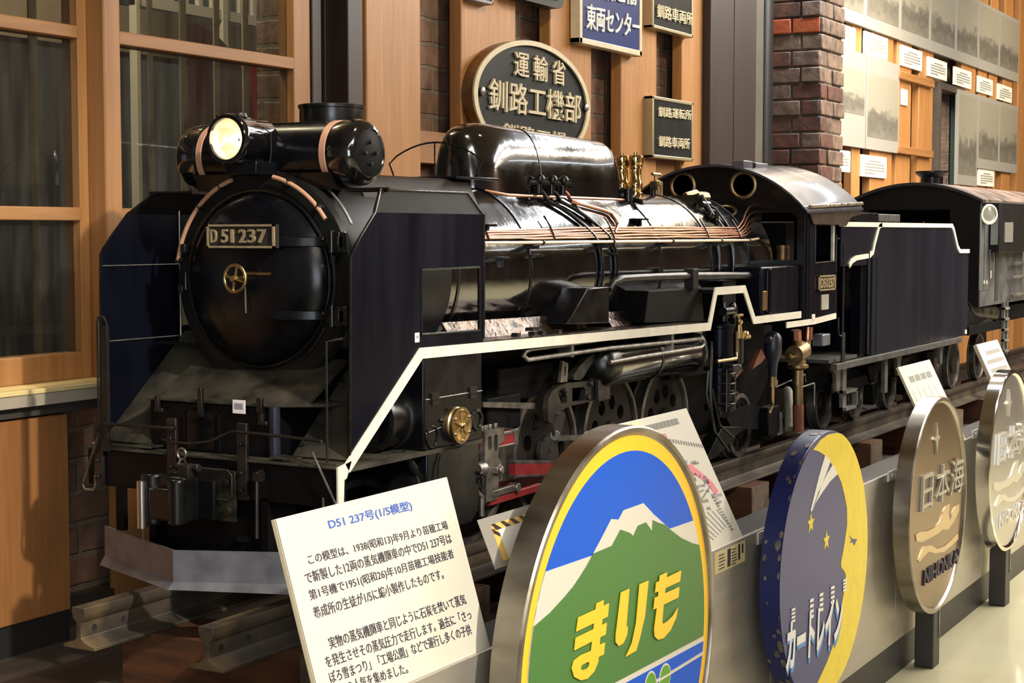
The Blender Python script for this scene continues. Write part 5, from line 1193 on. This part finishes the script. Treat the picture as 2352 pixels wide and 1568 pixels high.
# blue plate, two dark plates, two plates cut by the top of the picture
def plate(nm, label, x0, x1, z0, z1, Y, face, frame, fw_, lines, ink, thick=.03, d=.004):
    o = empty(nm, ((x0 + x1) / 2, .478, z0), label, 'plate')
    build('panel', M().box(x0 + fw_ * .5, x1 - fw_ * .5, Y + .003, .478, z0 + fw_ * .5, z1 - fw_ * .5), face, o)
    f = M().box(x0, x1, Y, Y + thick, z0, z0 + fw_).box(x0, x1, Y, Y + thick, z1 - fw_, z1).box(x0, x0 + fw_, Y, Y + thick, z0, z1).box(x1 - fw_, x1, Y, Y + thick, z0, z1)
    build('frame', f, frame, o, bevel=.002)
    if lines:
        for body, bl, br, tl in lines:
            mm = M().text(body, P(*bl, 1, Y + .002), P(*br, 1, Y + .002), P(*tl, 1, Y + .002), d, .010); build('lettering', mm, ink, o)
    return o
a, b = pw(1332, 98, .445), pw(1475, 130, .445)
plate('name_plate', 'blue enamel plate with white characters in a cream frame', a.x, b.x, (a.z + b.z) / 2, 1.32, .445, 'sign_blue', 'sign_frame', .016,
      [('東両センター', (1345, 66), (1467, 90), (1346, 8)), ('釧路運輸', (1352, -6), (1460, 14), (1354, -70))], 'c_white')
a, b = pw(1499, 63, .450), pw(1592, 84, .450)
plate('name_plate', 'dark brass-framed plate cut off by the top, right of the blue plate', a.x, b.x, a.z, a.z + .19, .450, 'sign_dark', 'sign_brass', .010, [('釧路車両所', (1507, 40), (1589, 60), (1507, 8)), ('釧路運転所', (1507, -30), (1589, -8), (1507, -58))], 'oval_cream')
a, b = pw(1499, 364, .450), pw(1592, 369, .450); z1 = pw(1499, 219, .450).z
plate('name_plate', 'dark brass-framed plate with two rows of characters above the locomotive cab', a.x, b.x, (a.z + b.z) / 2, z1, .450, 'sign_dark', 'sign_brass', .010, [('釧路運転所', (1510, 268), (1586, 276), (1510, 244)), ('釧路車両所', (1511, 337), (1582, 343), (1511, 311))], 'oval_cream')
a, b = pw(1085, 1, .452), pw(1134, 11, .452)
plate('name_plate', 'grey plate of which only the lower edge shows, above the brick gap', a.x, b.x, (a.z + b.z) / 2, a.z + .15, .452, 'sign_dark', 'print_grey', .008, None, None)
a, b = pw(1200, 2, .44), pw(1296, 20, .44)
o = empty('name_plate', ((a.x + b.x) / 2, .478, b.z), 'black rounded cast plate cut off by the top above the oval plate', 'plate')
build('panel', M().plate([rrect(a.x - .07, b.x, (a.z + b.z) / 2, a.z + .2, .03)], mx_side(.458), .036), 'oval_black', o, bevel=.004)
m_ = M()
for i in range(3): m_.ball((b.x - .035 - .035 * i, .438, b.z + .030), .012)
split('stud', m_, 'worn_steel', o)
# framed photographs
NP = [0]
def photo(x0, x1, zb, zt, label, Y=.462):
    i = NP[0]; NP[0] += 1
    o = empty('photograph', ((x0 + x1) / 2, .478, zb), label, 'photograph', 'old photographs on the boarded wall')
    build('mount', M().box(x0 + .004, x1 - .004, Y, .478, zb, zt), 'photo_border', o, bevel=.001)
    build('print', M().box(x0 + .022, x1 - .022, Y - .0006, Y, zb + (.13 if i == 0 else .05), zt - (.07 if i < 2 else .02)), 'photo_view_%d' % (i % 5), o)
    for s in (x0, x1): pass
Yp = .462
lx = [pw(x, 250, Yp).x for x in (1905, 1989, 2066)]
zb, zt = pw(1918, 331, Yp).z, pw(1918, 103, Yp).z
photo(lx[0], lx[1], zb, zt, 'glossy photograph of a beached boat, lower row, beside the brick pier')
photo(lx[1], lx[2], zb, zt, 'glossy photograph of rails running into mist, beside the light switch')
rx = [pw(x, 300, Yp).x for x in (2200, 2246, 2295, 2338)]
zt2 = pw(2204, 205, Yp).z
photo(rx[0], rx[1], pw(2204, 424, Yp).z, zt2, 'tallest lower photograph, hung at the edge of the dark doorway')
zb2 = pw(2246, 386, Yp).z
photo(rx[1], rx[2], zb2, zt2, 'lower photograph with a pale streak of reflected light, second from the doorway')
photo(rx[2], rx[3], zb2, zt2, 'last lower photograph, farthest along the wall')
ux = [pw(x, 60, Yp).x for x in (1900, 1987, 2067, 2136, 2196, 2248, 2296, 2342)]
zu = pw(1987, 63, Yp).z; ztu = pw(2200 + 54, 3, Yp).z
labs = ['upper row photograph nearest the brick pier', 'upper row photograph of slender branches, second from the brick pier', 'upper row photograph with a wide pale band, third from the pier',
        'upper row photograph fourth from the brick pier, above the switch', 'upper row photograph over the dark doorway', 'upper row photograph next to last along the wall', 'upper row photograph farthest along the wall, with the brightest glare']
for i in range(7): photo(ux[i], ux[i + 1], zu, ztu, labs[i])
# caption cards
cap = [(1905, 1966, 44, 98, 'white caption card partly behind the brick pier, upper row'), (1987, 2040, 70, 124, 'white caption card under the second upper photograph'),
       (2071, 2119, 102, 150, 'white caption card above the pale wooden batten'), (2133, 2176, 129, 174, 'white caption card up and left of the dark doorway'),
       (2193, 2232, 152, 194, 'white caption card over the right end of the doorway'), (2247, 2281, 173, 211, 'white caption card next to last in the upper row'), (2293, 2325, 191, 228, 'white caption card last in the upper row'),
       (1909, 1954, 341, 392, 'white caption card under the boat photograph, touching the pier'), (1980, 2037, 354, 405, 'widest caption card, under the photograph of rails'), (2248, 2284, 387, 426, 'white caption card below the far lower photographs')]
rc = random.Random(9)
for x0, x1, y0, y1, lab in cap:
    Yc = .468; a = pw(x0, y0, Yc); b = pw(x1, y0, Yc); zb = pw(x0, y1, Yc).z
    o = empty('caption_card', ((a.x + b.x) / 2, .478, zb), lab, 'card', 'caption cards under the photographs')
    build('card', M().box(a.x, b.x, Yc, .478, zb, a.z), 'card_white', o, bevel=.0015)
    m_ = M(); h = a.z - zb; wd = b.x - a.x; n_ = 5
    for i in range(n_):
        z = a.z - h * (.22 + .14 * i); xe = a.x + wd * (.90 if i < n_ - 1 else .5); x = a.x + wd * .12
        if i == 0: x = a.x + wd * .3; xe = a.x + wd * .75
        while x < xe:
            l = wd * rc.uniform(.04, .10); m_.box(x, min(x + l, xe), Yc - .0008, Yc, z - h * .07, z); x += l + wd * .014
    build('print', m_, 'ink_grey', o)
a, b = pw(2070, 203, .474), pw(2083, 244, .474)
o = empty('light_switch', ((a.x + b.x) / 2, .478, b.z), 'small white light switch plate on the boards left of the doorway', 'switch')
build('cover', M().box(a.x, b.x, .470, .478, b.z, a.z), 'switch_white', o, bevel=.003)
build('rocker', M().box(a.x * .65 + b.x * .35, a.x * .35 + b.x * .65, .466, .47, b.z + (a.z - b.z) * .3, b.z + (a.z - b.z) * .62), 'card_white', o, bevel=.002)
# ================================================================== steel panels, head marks and boards along the aisle
js = [-2.30, -1.40, -.535, .337, 1.210, 2.083, 2.955, 3.83, 4.70]
pl = ['steel panel under the white information board at the left', 'steel panel left of the information board', 'steel panel behind the left half of the mountain head mark', 'steel panel with the yellow label beside the mountain head mark',
      'steel panel behind the yellow crescent head mark', 'steel panel behind the bronze head mark', 'steel panel behind the glaring silver head mark', 'last steel panel at the far right']
pl[0], pl[1], pl[2] = 'stainless steel panel farthest left along the platform edge', 'stainless steel panel under the left part of the white information board', 'stainless steel panel under the right part of the white information board'
for k in range(8):
    m_ = M().box(js[k] + .003, js[k + 1] - .003, -.4245, -.4185, -.474, -.0445)
    o = build('steel_panel', m_, 'stainless', bevel=.001); tag(o, 'brushed stainless ' + pl[k] if not pl[k].startswith('stainless') else 'brushed ' + pl[k], 'panel', 'stainless panels along the platform edge')
# sticker on the panel
a, b, c = P(1643, 1270, 1, -.426), P(1712, 1242, 1, -.426), P(1643, 1320, 1, -.426)
zt, zb = (a.z + b.z) / 2, c.z
o = empty('notice_label', ((a.x + b.x) / 2, -.4245, zb), 'worn yellow label with dark print on the steel panel beside the mountain head mark', 'label')
build('sheet', M().box(a.x, b.x, -.4258, -.4245, zb, zt), 'plaque', o)
m_ = M(); w_ = b.x - a.x; h_ = zt - zb; rk = random.Random(4)
for f0, f1, g0, g1 in ((.40, .50, .1, .95), (.76, .82, .2, .95), (.88, .93, .45, .9)): m_.box(a.x + w_ * f0, a.x + w_ * f1, -.4264, -.4258, zb + h_ * g0, zb + h_ * g1)
for k in range(5): m_.box(a.x + w_ * .12, a.x + w_ * rk.uniform(.28, .36), -.4264, -.4258, zb + h_ * (.15 + .16 * k), zb + h_ * (.20 + .16 * k))
for k in range(6): m_.box(a.x + w_ * .54, a.x + w_ * rk.uniform(.64, .72), -.4264, -.4258, zb + h_ * (.10 + .14 * k), zb + h_ * (.15 + .14 * k))
build('print', m_, 'ink_black', o)

FY = -.500
def stand(o, cx, zb, px=None):
    m_ = M().box(cx - .030, cx + .030, -.490, -.442, FZ, zb + .03); build('post', m_, 'post_black', o, bevel=.003)
    m_ = M().box(cx + .012, cx + .022, -.4925, -.490, zb - .075, zb + .01); build('post_strap', m_, 'worn_steel', o)
def clipx(o, x, z):
    m_ = M().box(x - .045, x + .008, -.4285, -.4245, z - .012, z + .012).box(x + .004, x + .010, -.475, -.4245, z - .012, z + .012).box(x + .004, x + .026, -.478, -.475, z - .012, z + .012).cyl((x - .018, -.4285, z), (x - .018, -.432, z), .005, n=10).cyl((x + .016, -.478, z), (x + .016, -.481, z), .004, n=10)
    build('clip', m_, 'clip_white', o, bevel=.001)
def mark(label, cx, cz, r, rim, rw, y0=-.460, y1=FY, lip=.004):
    o = empty('head_mark', (cx, -.47, FZ), label, 'head mark', 'round head marks along the panels')
    prof = [(r, 0), (r, y0 - y1 - .003), (r - .003, y0 - y1), (r - rw, y0 - y1), (r - rw - .002, y0 - y1 - lip), (r - rw - .006, y0 - y1 - lip - .003), (0, y0 - y1 - lip - .003)]
    m_ = M().lathe((cx, y0, cz), (0, -1, 0), prof, 128)
    build('rim', m_, rim, o, sharp=30)
    return o
pp = lambda x, y, Y: ((q := P(x, y, 1, Y)).x, q.z)
# ---- mountain head mark
mx_, mz_, mr = .386, -.106, .3475
o = mark('large round head mark with snow-capped green mountain and yellow hiragana', mx_, mz_, mr, 'mark_rim', .010, y0=-.456)
yf = FY + .0068
def layer(poly, k, m_, lift, cl=None):
    if cl: poly = clip(poly, mx_, mz_, cl)
    if len(poly) > 2: m_.mat(k).plate([poly], mx_side(yf - lift), .0008)
z_ = lambda pts: [pp(1100 + x / 3.7517, 1150 + y / 3.7517, yf) for x, y in pts]
m_ = M(); ri = .309
layer(circ(mx_, mz_, .3355), 0, m_, .0004)
layer(circ(mx_, mz_, ri), 1, m_, .0010)
layer(z_([(300, 700), (575, 605), (1850, 165), (2300, 10), (2300, 1600), (300, 1600)]), 2, m_, .0016, ri)
layer(z_([(970, 460), (1050, 310), (1130, 155), (1192, 160), (1235, 80), (1405, 18), (1490, 110), (1600, 210), (1660, 262), (1500, 450), (1000, 500)]), 2, m_, .0022, ri)
layer(z_([(380, 1150), (455, 1085), (600, 960), (720, 830), (800, 735), (870, 630), (920, 550), (972, 452), (1130, 385), (1205, 245), (1290, 275), (1315, 302), (1355, 212), (1425, 183), (1478, 260), (1483, 163), (1530, 185), (1590, 205), (1640, 250), (1730, 318), (1830, 365), (1905, 380), (2050, 400), (2100, 1100), (1960, 1138), (1145, 1568), (700, 1800), (200, 2100), (100, 1700)]), 3, m_, .0028, ri)
layer(z_([(2150, 1060), (1960, 1155), (1145, 1590), (700, 1830), (200, 2400), (2300, 2400)]), 2, m_, .0028, ri)
layer(z_([(2150, 1085), (1960, 1182), (1200, 1590), (700, 1860), (200, 2500), (2300, 2500)]), 1, m_, .0034, ri)
layer(z_([(2150, 1160), (1950, 1270), (1640, 1460), (1300, 1650), (1300, 1662), (1640, 1480), (1950, 1288), (2150, 1178)]), 2, m_, .0040, ri)
for cx_, cy_, rr_ in ((1580, 1515, .0195), (1455, 1575, .0180), (1760, 1740, .02)):
    c_ = z_([(cx_, cy_)])[0]
    layer(circ(c_[0], c_[1], rr_ + .003, 40), 2, m_, .0046, ri); layer(circ(c_[0], c_[1], rr_, 40), 4, m_, .0052, ri)
layer(z_([(1500, 1545), (1560, 1510), (1950, 1275), (1950, 1290), (1560, 1530), (1500, 1565)]), 2, m_, .0058, ri)
build('face_art', m_, ['m_yellow', 'm_blue', 'm_white', 'm_green', 'm_leaf'], o)
m_ = M()
G = [[(985, 880), (1047, 850), (1040, 980), (1015, 1180), (1000, 1380), (965, 1465), (905, 1528), (850, 1541), (792, 1512), (771, 1440), (790, 1372), (850, 1325), (940, 1287), (965, 1060)],
     [(828, 1000), (1092, 878), (1082, 992), (810, 1122)], [(805, 1175), (1073, 1045), (1062, 1147), (793, 1283)], [(990, 1246), (1056, 1215), (1046, 1317), (980, 1350)],
     [(1195, 785), (1266, 753), (1240, 1075), (1253, 1078), (1246, 1150), (1215, 1220), (1175, 1246), (1150, 1215), (1150, 1150)],
     [(1355, 715), (1431, 683), (1400, 990), (1355, 1180), (1325, 1285), (1237, 1337), (1290, 1220), (1325, 1050)],
     [(1530, 640), (1591, 613), (1560, 900), (1548, 1040), (1560, 1056), (1600, 1030), (1640, 990), (1686, 918), (1670, 1000), (1620, 1110), (1560, 1178), (1515, 1192), (1485, 1165), (1480, 1100), (1510, 880)],
     [(1497, 700), (1713, 596), (1702, 690), (1489, 787)], [(1485, 830), (1696, 738), (1688, 828), (1474, 932)]]
hole = z_([(905, 1385), (858, 1410), (845, 1445), (870, 1454), (905, 1440), (922, 1415), (925, 1388)])
for k, g_ in enumerate(G): m_.plate([z_(g_)] + ([hole] if k == 0 else []), mx_side(yf - .0052 - .00012 * k), .0012)
build('lettering', m_, 'm_yellow', o)
stand(o, mx_ + .02, mz_ - mr)
# ---- crescent head mark
cx_, cz_, cr = 1.323, -.138, .2735
o = mark('navy head mark with yellow crescent, chipped blue edge and white katakana', cx_, cz_, cr, 'c_rim', .001, lip=0)
yf = FY - .0004
zc = lambda pts: [pp(1740 + x / 2.7125, 990 + y / 2.7125, yf) for x, y in pts]
m_ = M()
m_.mat(0).plate([circ(cx_, cz_, cr - .001)], mx_side(yf), .0008)
cres = zc([(345, 115), (390, 55), (440, 20), (490, 10), (600, 30), (760, 200), (800, 600), (760, 1000), (640, 1500), (540, 1800), (250, 1800), (370, 1570), (430, 1440), (480, 1300), (515, 1130), (540, 980), (548, 895), (538, 870), (520, 850), (517, 820), (525, 780), (540, 700), (556, 580), (555, 480), (540, 400), (520, 320), (495, 262), (460, 205), (418, 150), (380, 125)])
m_.mat(1).plate([clip(cres, cx_, cz_, cr - .001)], mx_side(yf - .0006), .0008)
for pts in ([(418, 150), (452, 182), (425, 260), (380, 380), (345, 470), (333, 500), (328, 490), (345, 420), (380, 280)], [(466, 207), (497, 265), (450, 310), (400, 380), (355, 450), (335, 500), (331, 505), (375, 380), (430, 265)]):
    m_.mat(2).plate([zc(pts)], mx_side(yf - .0010), .0008)
def star(c, r, sq=1.0, rot=0): return [(c[0] + (r if i % 2 == 0 else r * .42) * math.sin(math.pi * i / 5 + rot) , c[1] + sq * (r if i % 2 == 0 else r * .42) * math.cos(math.pi * i / 5 + rot)) for i in range(10)]
for q in ((330, 573), (427, 680)): m_.mat(1).plate([star(zc([q])[0], .021)], mx_side(yf - .0008), .0008)
m_.mat(0).plate([zc([(568, 650), (588, 670), (618, 672), (610, 685), (598, 712), (590, 690), (570, 695), (582, 678)])], mx_side(yf - .0012), .0008)
build('face_art', m_, ['c_navy', 'c_yellow', 'c_white'], o)
def q3(x, y, lift): return P(1740 + x / 2.7125, 990 + y / 2.7125, 1, yf - lift)
m_ = M().mat(0).text('カートレイン', q3(178, 1530, .0012), q3(520, 1330, .0012), q3(186, 1210, .0012), .0008, .035).mat(1).text('カートレイン', q3(174, 1505, .0020), q3(522, 1285, .0020), q3(186, 1195, .0020), .0008, .035)
for x, y0_, y1_ in ((207, 1100, 1195), (322, 1040, 1175), (382, 1005, 1130), (452, 962, 1080), (528, 918, 1000)):
    n_ = 4
    for k in range(n_):
        ya = y0_ + (y1_ - y0_) * k / n_; yb_ = ya + (y1_ - y0_) / n_ * .62
        m_.plate([zc([(x, ya + 6), (x + 22, ya - 2), (x + 20, yb_ - 2), (x - 2, yb_ + 6)])], mx_side(yf - .0020), .0008)
build('lettering', m_, ['c_blue', 'c_white'], o)
m_ = M(); rk = random.Random(11)
for k in range(46):
    a = R(rk.uniform(95, 255)); y = rk.choice((rk.uniform(-.50, -.490), rk.uniform(-.50, -.465))); s_ = rk.uniform(.003, .010)
    c = V((cx_ + (cr + .0003) * math.cos(a), y, cz_ + (cr + .0003) * math.sin(a))); t = V((-math.sin(a), 0, math.cos(a))); e = V((0, 1, 0)); n_ = V((math.cos(a), 0, math.sin(a)))
    ring_ = [c + t * s_ * rk.uniform(.6, 1.5) * math.cos(b) + e * s_ * .7 * rk.uniform(.6, 1.2) * math.sin(b) for b in [2 * math.pi * i / 7 for i in range(7)]]
    ring_ = [V((p.x, max(-.4995, p.y), p.z)) for p in ring_]
    m_.prism(ring_, n_ * .0006)
build('chip', m_, 'worn_steel', o)['kind'] = 'stuff'; clipx(o, P(1772, 1225, 1, -.43).x - .022, P(1772, 1225, 1, -.43).z)
stand(o, cx_ + .03, cz_ - cr)
# ---- bronze and silver head marks of the same pattern
def sea(label, cx, cz, r, face, letter, wave, dark):
    o = mark(label, cx, cz, r, 'mark_rim' if dark else 'chrome_rim', .010)
    yf = FY + .0066
    build('face', M().plate([circ(cx, cz, r - .0165)], mx_side(yf), .001), face, o)
    dx, dz = cx - 2.196, cz + .142
    def s(x, y, lift=.001): 
        p = P(2040 + x / 2.3462, 900 + y / 2.3462, 1, FY + .006); return V((p.x + dx, yf - lift, p.z + dz))
    def f2(pts): return [(q.x, q.z) for q in (s(*p) for p in pts)]
    m_ = M().text('日本海', s(168, 650), s(388, 530), s(178, 440), .007, .0); build('lettering', m_, letter, o, bevel=.0006)
    m_ = M().text('NIHONKAI', s(185, 1045), s(372, 920), s(190, 960), .004, .012); build('lettering', m_, 'ink_black' if dark else letter, o)
    m_ = M().plate([f2([(145, 770), (165, 752), (205, 750), (245, 730), (275, 700), (290, 650), (310, 610), (330, 600), (322, 650), (330, 690), (345, 640), (365, 610), (380, 600), (378, 640), (350, 700), (320, 740), (290, 740), (262, 765), (215, 790), (180, 808), (150, 805)])], mx_side(yf - .0015), .002)
    m_.plate([f2([(158, 905), (190, 830), (230, 825), (260, 845), (300, 830), (345, 790), (372, 760), (375, 790), (340, 825), (300, 860), (250, 868), (215, 860), (185, 890), (165, 918)])], mx_side(yf - .0015), .002)
    build('wave', m_, wave, o)
    c = s(256, 248); m_ = M().plate([[(c.x + (.030 if i % 2 == 0 else .014) * math.sin(math.pi * i / 4), c.z + (.040 if i % 4 == 0 else (.026 if i % 2 == 0 else .010)) * math.cos(math.pi * i / 4)) for i in range(8)]], mx_side(yf - .0025), .005)
    build('star', m_, letter, o)
    stand(o, cx + .03, cz - r)
    return o
o = sea('bronze head mark in steel rim with raised kanji, waves and dark roman letters', 2.196, -.142, .2705, 'bronze_face', 'letter_metal', 'wave_gold', True)
a = P(2055, 1090, 1, -.43); clipx(o, a.x, a.z)
o = sea('silvery head mark with glaring pale face, farthest along the panels', 2.985, -.126, .2640, 'silver_face', 'letter_silver', 'wave_silver', False)
a = P(2245, 995, 1, -.43); clipx(o, a.x, a.z)

# ---- information boards leaning back on the ledge
def lean(x0, x1, yb, zb, yt, zt): 
    v = V((0, yt - yb, zt - zb)); return V((x0, yb, zb)), V((x1 - x0, 0, 0)), v, V((1, 0, 0)).cross(v).normalized()
def iboard(label, x0, x1, yb, zb, yt, zt, th=.009, group='information boards on the ledge'):
    o_, u, v, n = lean(x0, x1, yb, zb, yt, zt)
    o = empty('information_board', o_ + u / 2, label, 'sign', group)
    m_ = M().mat(0).obox(o_ - n * .002, u, v, n * .002).mat(1).obox(o_ - n * th, u, v, n * (th - .002))
    build('board', m_, ['board_white', 'board_edge'], o, bevel=.0008)
    m_ = M().obox(o_ + u * .46 - n * th, u * .08, v * .5, -n * .004).prism([o_ + u * .5 + v * .5 - n * th, o_ + u * .5 - n * th, V(((o_ + u * .5).x, -.345, zb))], (.004, 0, 0)); build('easel', m_, 'board_edge', o)
    return o, o_, u, v, n
o, o_, u, v, n = iboard('large white board with blue title and Japanese text in front of the locomotive', -.286, .106, -.4195, -.0460, -.3485, .1905)
def txt(m_, body, bl, br, h, bold=.005, sk=-.277):
    s_ = 3.2125; f = lambda x, y: PP(600 + x / s_, 1080 + y / s_, o_, n) + n * .0002
    m_.text(body, f(*bl), f(*br), f(bl[0] + sk * h, bl[1] - h), .0005, bold)
m_ = M(); txt(m_, 'D51 237号(1/5模型)', (508, 448), (1120, 302), 88, .016); build('title', m_, 'ink_blue', o)
m_ = M()
for b_, l_, r_, h_ in (('この模型は、1938(昭和13)年9月より苗穂工場', (356, 708), (1384, 442), 84), ('で新製した12両の蒸気機関車の中でD51 237号は', (334, 842), (1410, 536), 86),
                       ('第1号機で1951(昭和26)年10月苗穂工場技能者', (366, 972), (1428, 655), 88), ('養成所の生徒が1/5に縮小製作したものです。', (396, 1098), (1350, 800), 88),
                       ('実物の蒸気機関車と同じように石炭を焚いて蒸気', (510, 1322), (1516, 985), 88), ('を発生させその蒸気圧力で走行します。過去に「さっ', (486, 1460), (1556, 1098), 88),
                       ('ぽろ雪まつり」「工場公開」などで運行し多くの子供', (514, 1574), (1556, 1208), 88), ('の人気を集めました。', (645, 1640), (1086, 1496), 84)):
    txt(m_, b_, l_, r_, h_)
build('print', m_, 'ink_black', o)
rs = random.Random(8)
o, o_, u, v, n = iboard('white board with a colour diagram and fine lines, behind the mountain head mark', .640, 1.068, -.4195, -.0460, -.300, .196, .006)
uv = lambda a, b, l=.0003: o_ + u * a + v * b + n * l
def patch(m_, k, pts, l=.0003): m_.mat(k).prism([uv(a, b, l) for a, b in pts], n * .0004)
m_ = M()
for k in range(9): patch(m_, 0, [(.52 + .038 * k, .90), (.552 + .038 * k, .90), (.552 + .038 * k, .945), (.52 + .038 * k, .945)])
patch(m_, 1, [(.40, .82), (.50, .82), (.50, .99), (.40, .99)]); patch(m_, 1, [(.56, .70), (.64, .66), (.62, .86), (.58, .86)])
patch(m_, 2, [(.72, .62), (.80, .60), (.93, .44), (.95, .36), (.91, .34), (.86, .46), (.74, .57)]); patch(m_, 2, [(.55, .60), (.62, .58), (.60, .52), (.55, .54)]); patch(m_, 2, [(.655, .86), (.68, .86), (.68, .82), (.655, .82)])
patch(m_, 3, [(.50, .645), (.72, .635), (.72, .610), (.50, .625)])
for k in range(44):
    a, b = rs.uniform(.5, .93), rs.uniform(.26, .62)
    if a + b > 1.42: continue
    s1, s2 = rs.uniform(.02, .06), rs.uniform(.006, .03); patch(m_, 0 if k % 3 else 4, [(a, b), (a + s1, b + rs.uniform(-.01, .01)), (a + s1, b + s2), (a, b + s2)])
for k in range(16): a = .62 + .024 * k; patch(m_, 0, [(a, .84 - .008 * k), (a + .011, .84 - .008 * k), (a + .011, .81 - .008 * k), (a, .81 - .008 * k)]); 
for k in range(12): a, b = .86 + .004 * k, .34 - .023 * k; patch(m_, 0, [(a, b), (a + .028, b), (a + .028, b - .014), (a, b - .014)])
for k in range(7): patch(m_, 0, [(.55 + .05 * k, .27 - .004 * k), (.555 + .05 * k, .27 - .004 * k), (.70 + .035 * k, .06 + .01 * k), (.695 + .035 * k, .06 + .01 * k)])
patch(m_, 0, [(.50, .24), (.89, .42), (.895, .41), (.505, .225)])
build('diagram', m_, ['ink_grey', 'pale_yellow', 'pale_red', 'pale_green', 'print_grey'], o)
o, o_, u, v, n = iboard('white board with a row of grey characters leaning behind the bronze head mark', 2.462, 2.776, -.4195, -.0460, -.312, .176, .007)
m_ = M()
for k in range(4): patch(m_, 0, [(.16 + .18 * k, .80), (.30 + .18 * k, .80), (.30 + .18 * k, .87), (.16 + .18 * k, .87)])
for k in range(5): patch(m_, 2, [(.10 + .17 * k, .35 + .03 * k), (.15 + .17 * k, .35 + .03 * k), (.13 + .17 * k, .72), (.09 + .17 * k, .72)])
patch(m_, 1, [(.15, .20), (.5, .18), (.3, .36)])
build('print', m_, ['ink_grey', 'tan_band', 'pale_green'], o)
o, o_, u, v, n = iboard('narrow white board with rows of grey text, farthest along the ledge', 3.318, 3.60, -.4195, -.0460, -.312, .186, .012)
m_ = M()
for k in range(7): patch(m_, 0, [(.14 + (.1 if k == 0 else 0), .84 - .115 * k), (.9, .84 - .115 * k), (.9, .89 - .115 * k), (.14 + (.1 if k == 0 else 0), .89 - .115 * k)])
build('print', m_, ['ink_grey'], o)
# striped warning card under clear film, half hidden by the mountain head mark
Yc = -.405; a, b, c = P(1126, 1197, 1, Yc), P(1230, 1170, 1, Yc), P(1160, 1300, 1, Yc)
x0, x1, zt, zb = a.x, a.x + .30, a.z, c.z + .004; lean_ = .030
o_ = V((x0, Yc - lean_ * .3, zb)); u = V((x1 - x0, 0, 0)); v = V((.0, lean_, zt - zb)); n = u.cross(v).normalized()
o = empty('warning_card', o_ + u / 2, 'pale card with yellow and black stripes under clear film, beside the mountain head mark', 'sign')
build('film', M().obox(o_ - n * .001, u, v, n * .001), 'film_grey', o)
m_ = M().mat(0); m_.obox(o_ + u * .10 + v * .12 + n * .0002, u * .8, v * .60, n * .0008); 
m_.mat(1).obox(o_ + u * .09 + v * .71 + n * .0003, u * .8, v * .13, n * .0008).mat(1).obox(o_ + u * .09 + v * .1 + n * .0003, u * .05, v * .65, n * .0008)
for k in range(9): m_.mat(2).prism([uv(.10 + .09 * k + .03, .71, .0012), uv(.145 + .09 * k + .03, .71, .0012), uv(.125 + .09 * k, .84, .0012), uv(.08 + .09 * k + .01, .84, .0012)], n * .0004)
m_.mat(2).prism([uv(.09, .66, .0012), uv(.14, .56, .0012), uv(.14, .64, .0012), uv(.09, .74, .0012)], n * .0004)
build('card', m_, ['card_white', 'stripe_yellow', 'stripe_black'], o)
q = o_ + u * .7; build('leg', M().box(q.x, q.x + .02, q.y, q.y + .004, -.046, q.z + .02).box(q.x, q.x + .02, q.y - .01, q.y + .03, -.046, -.043), 'worn_steel', o)
# ================================================================== lift the whole place so that the gallery floor is z = 0
for ob in list(SC.objects):
    if ob.parent is None: ob.location.z += LIFT
bpy.context.view_layer.update()
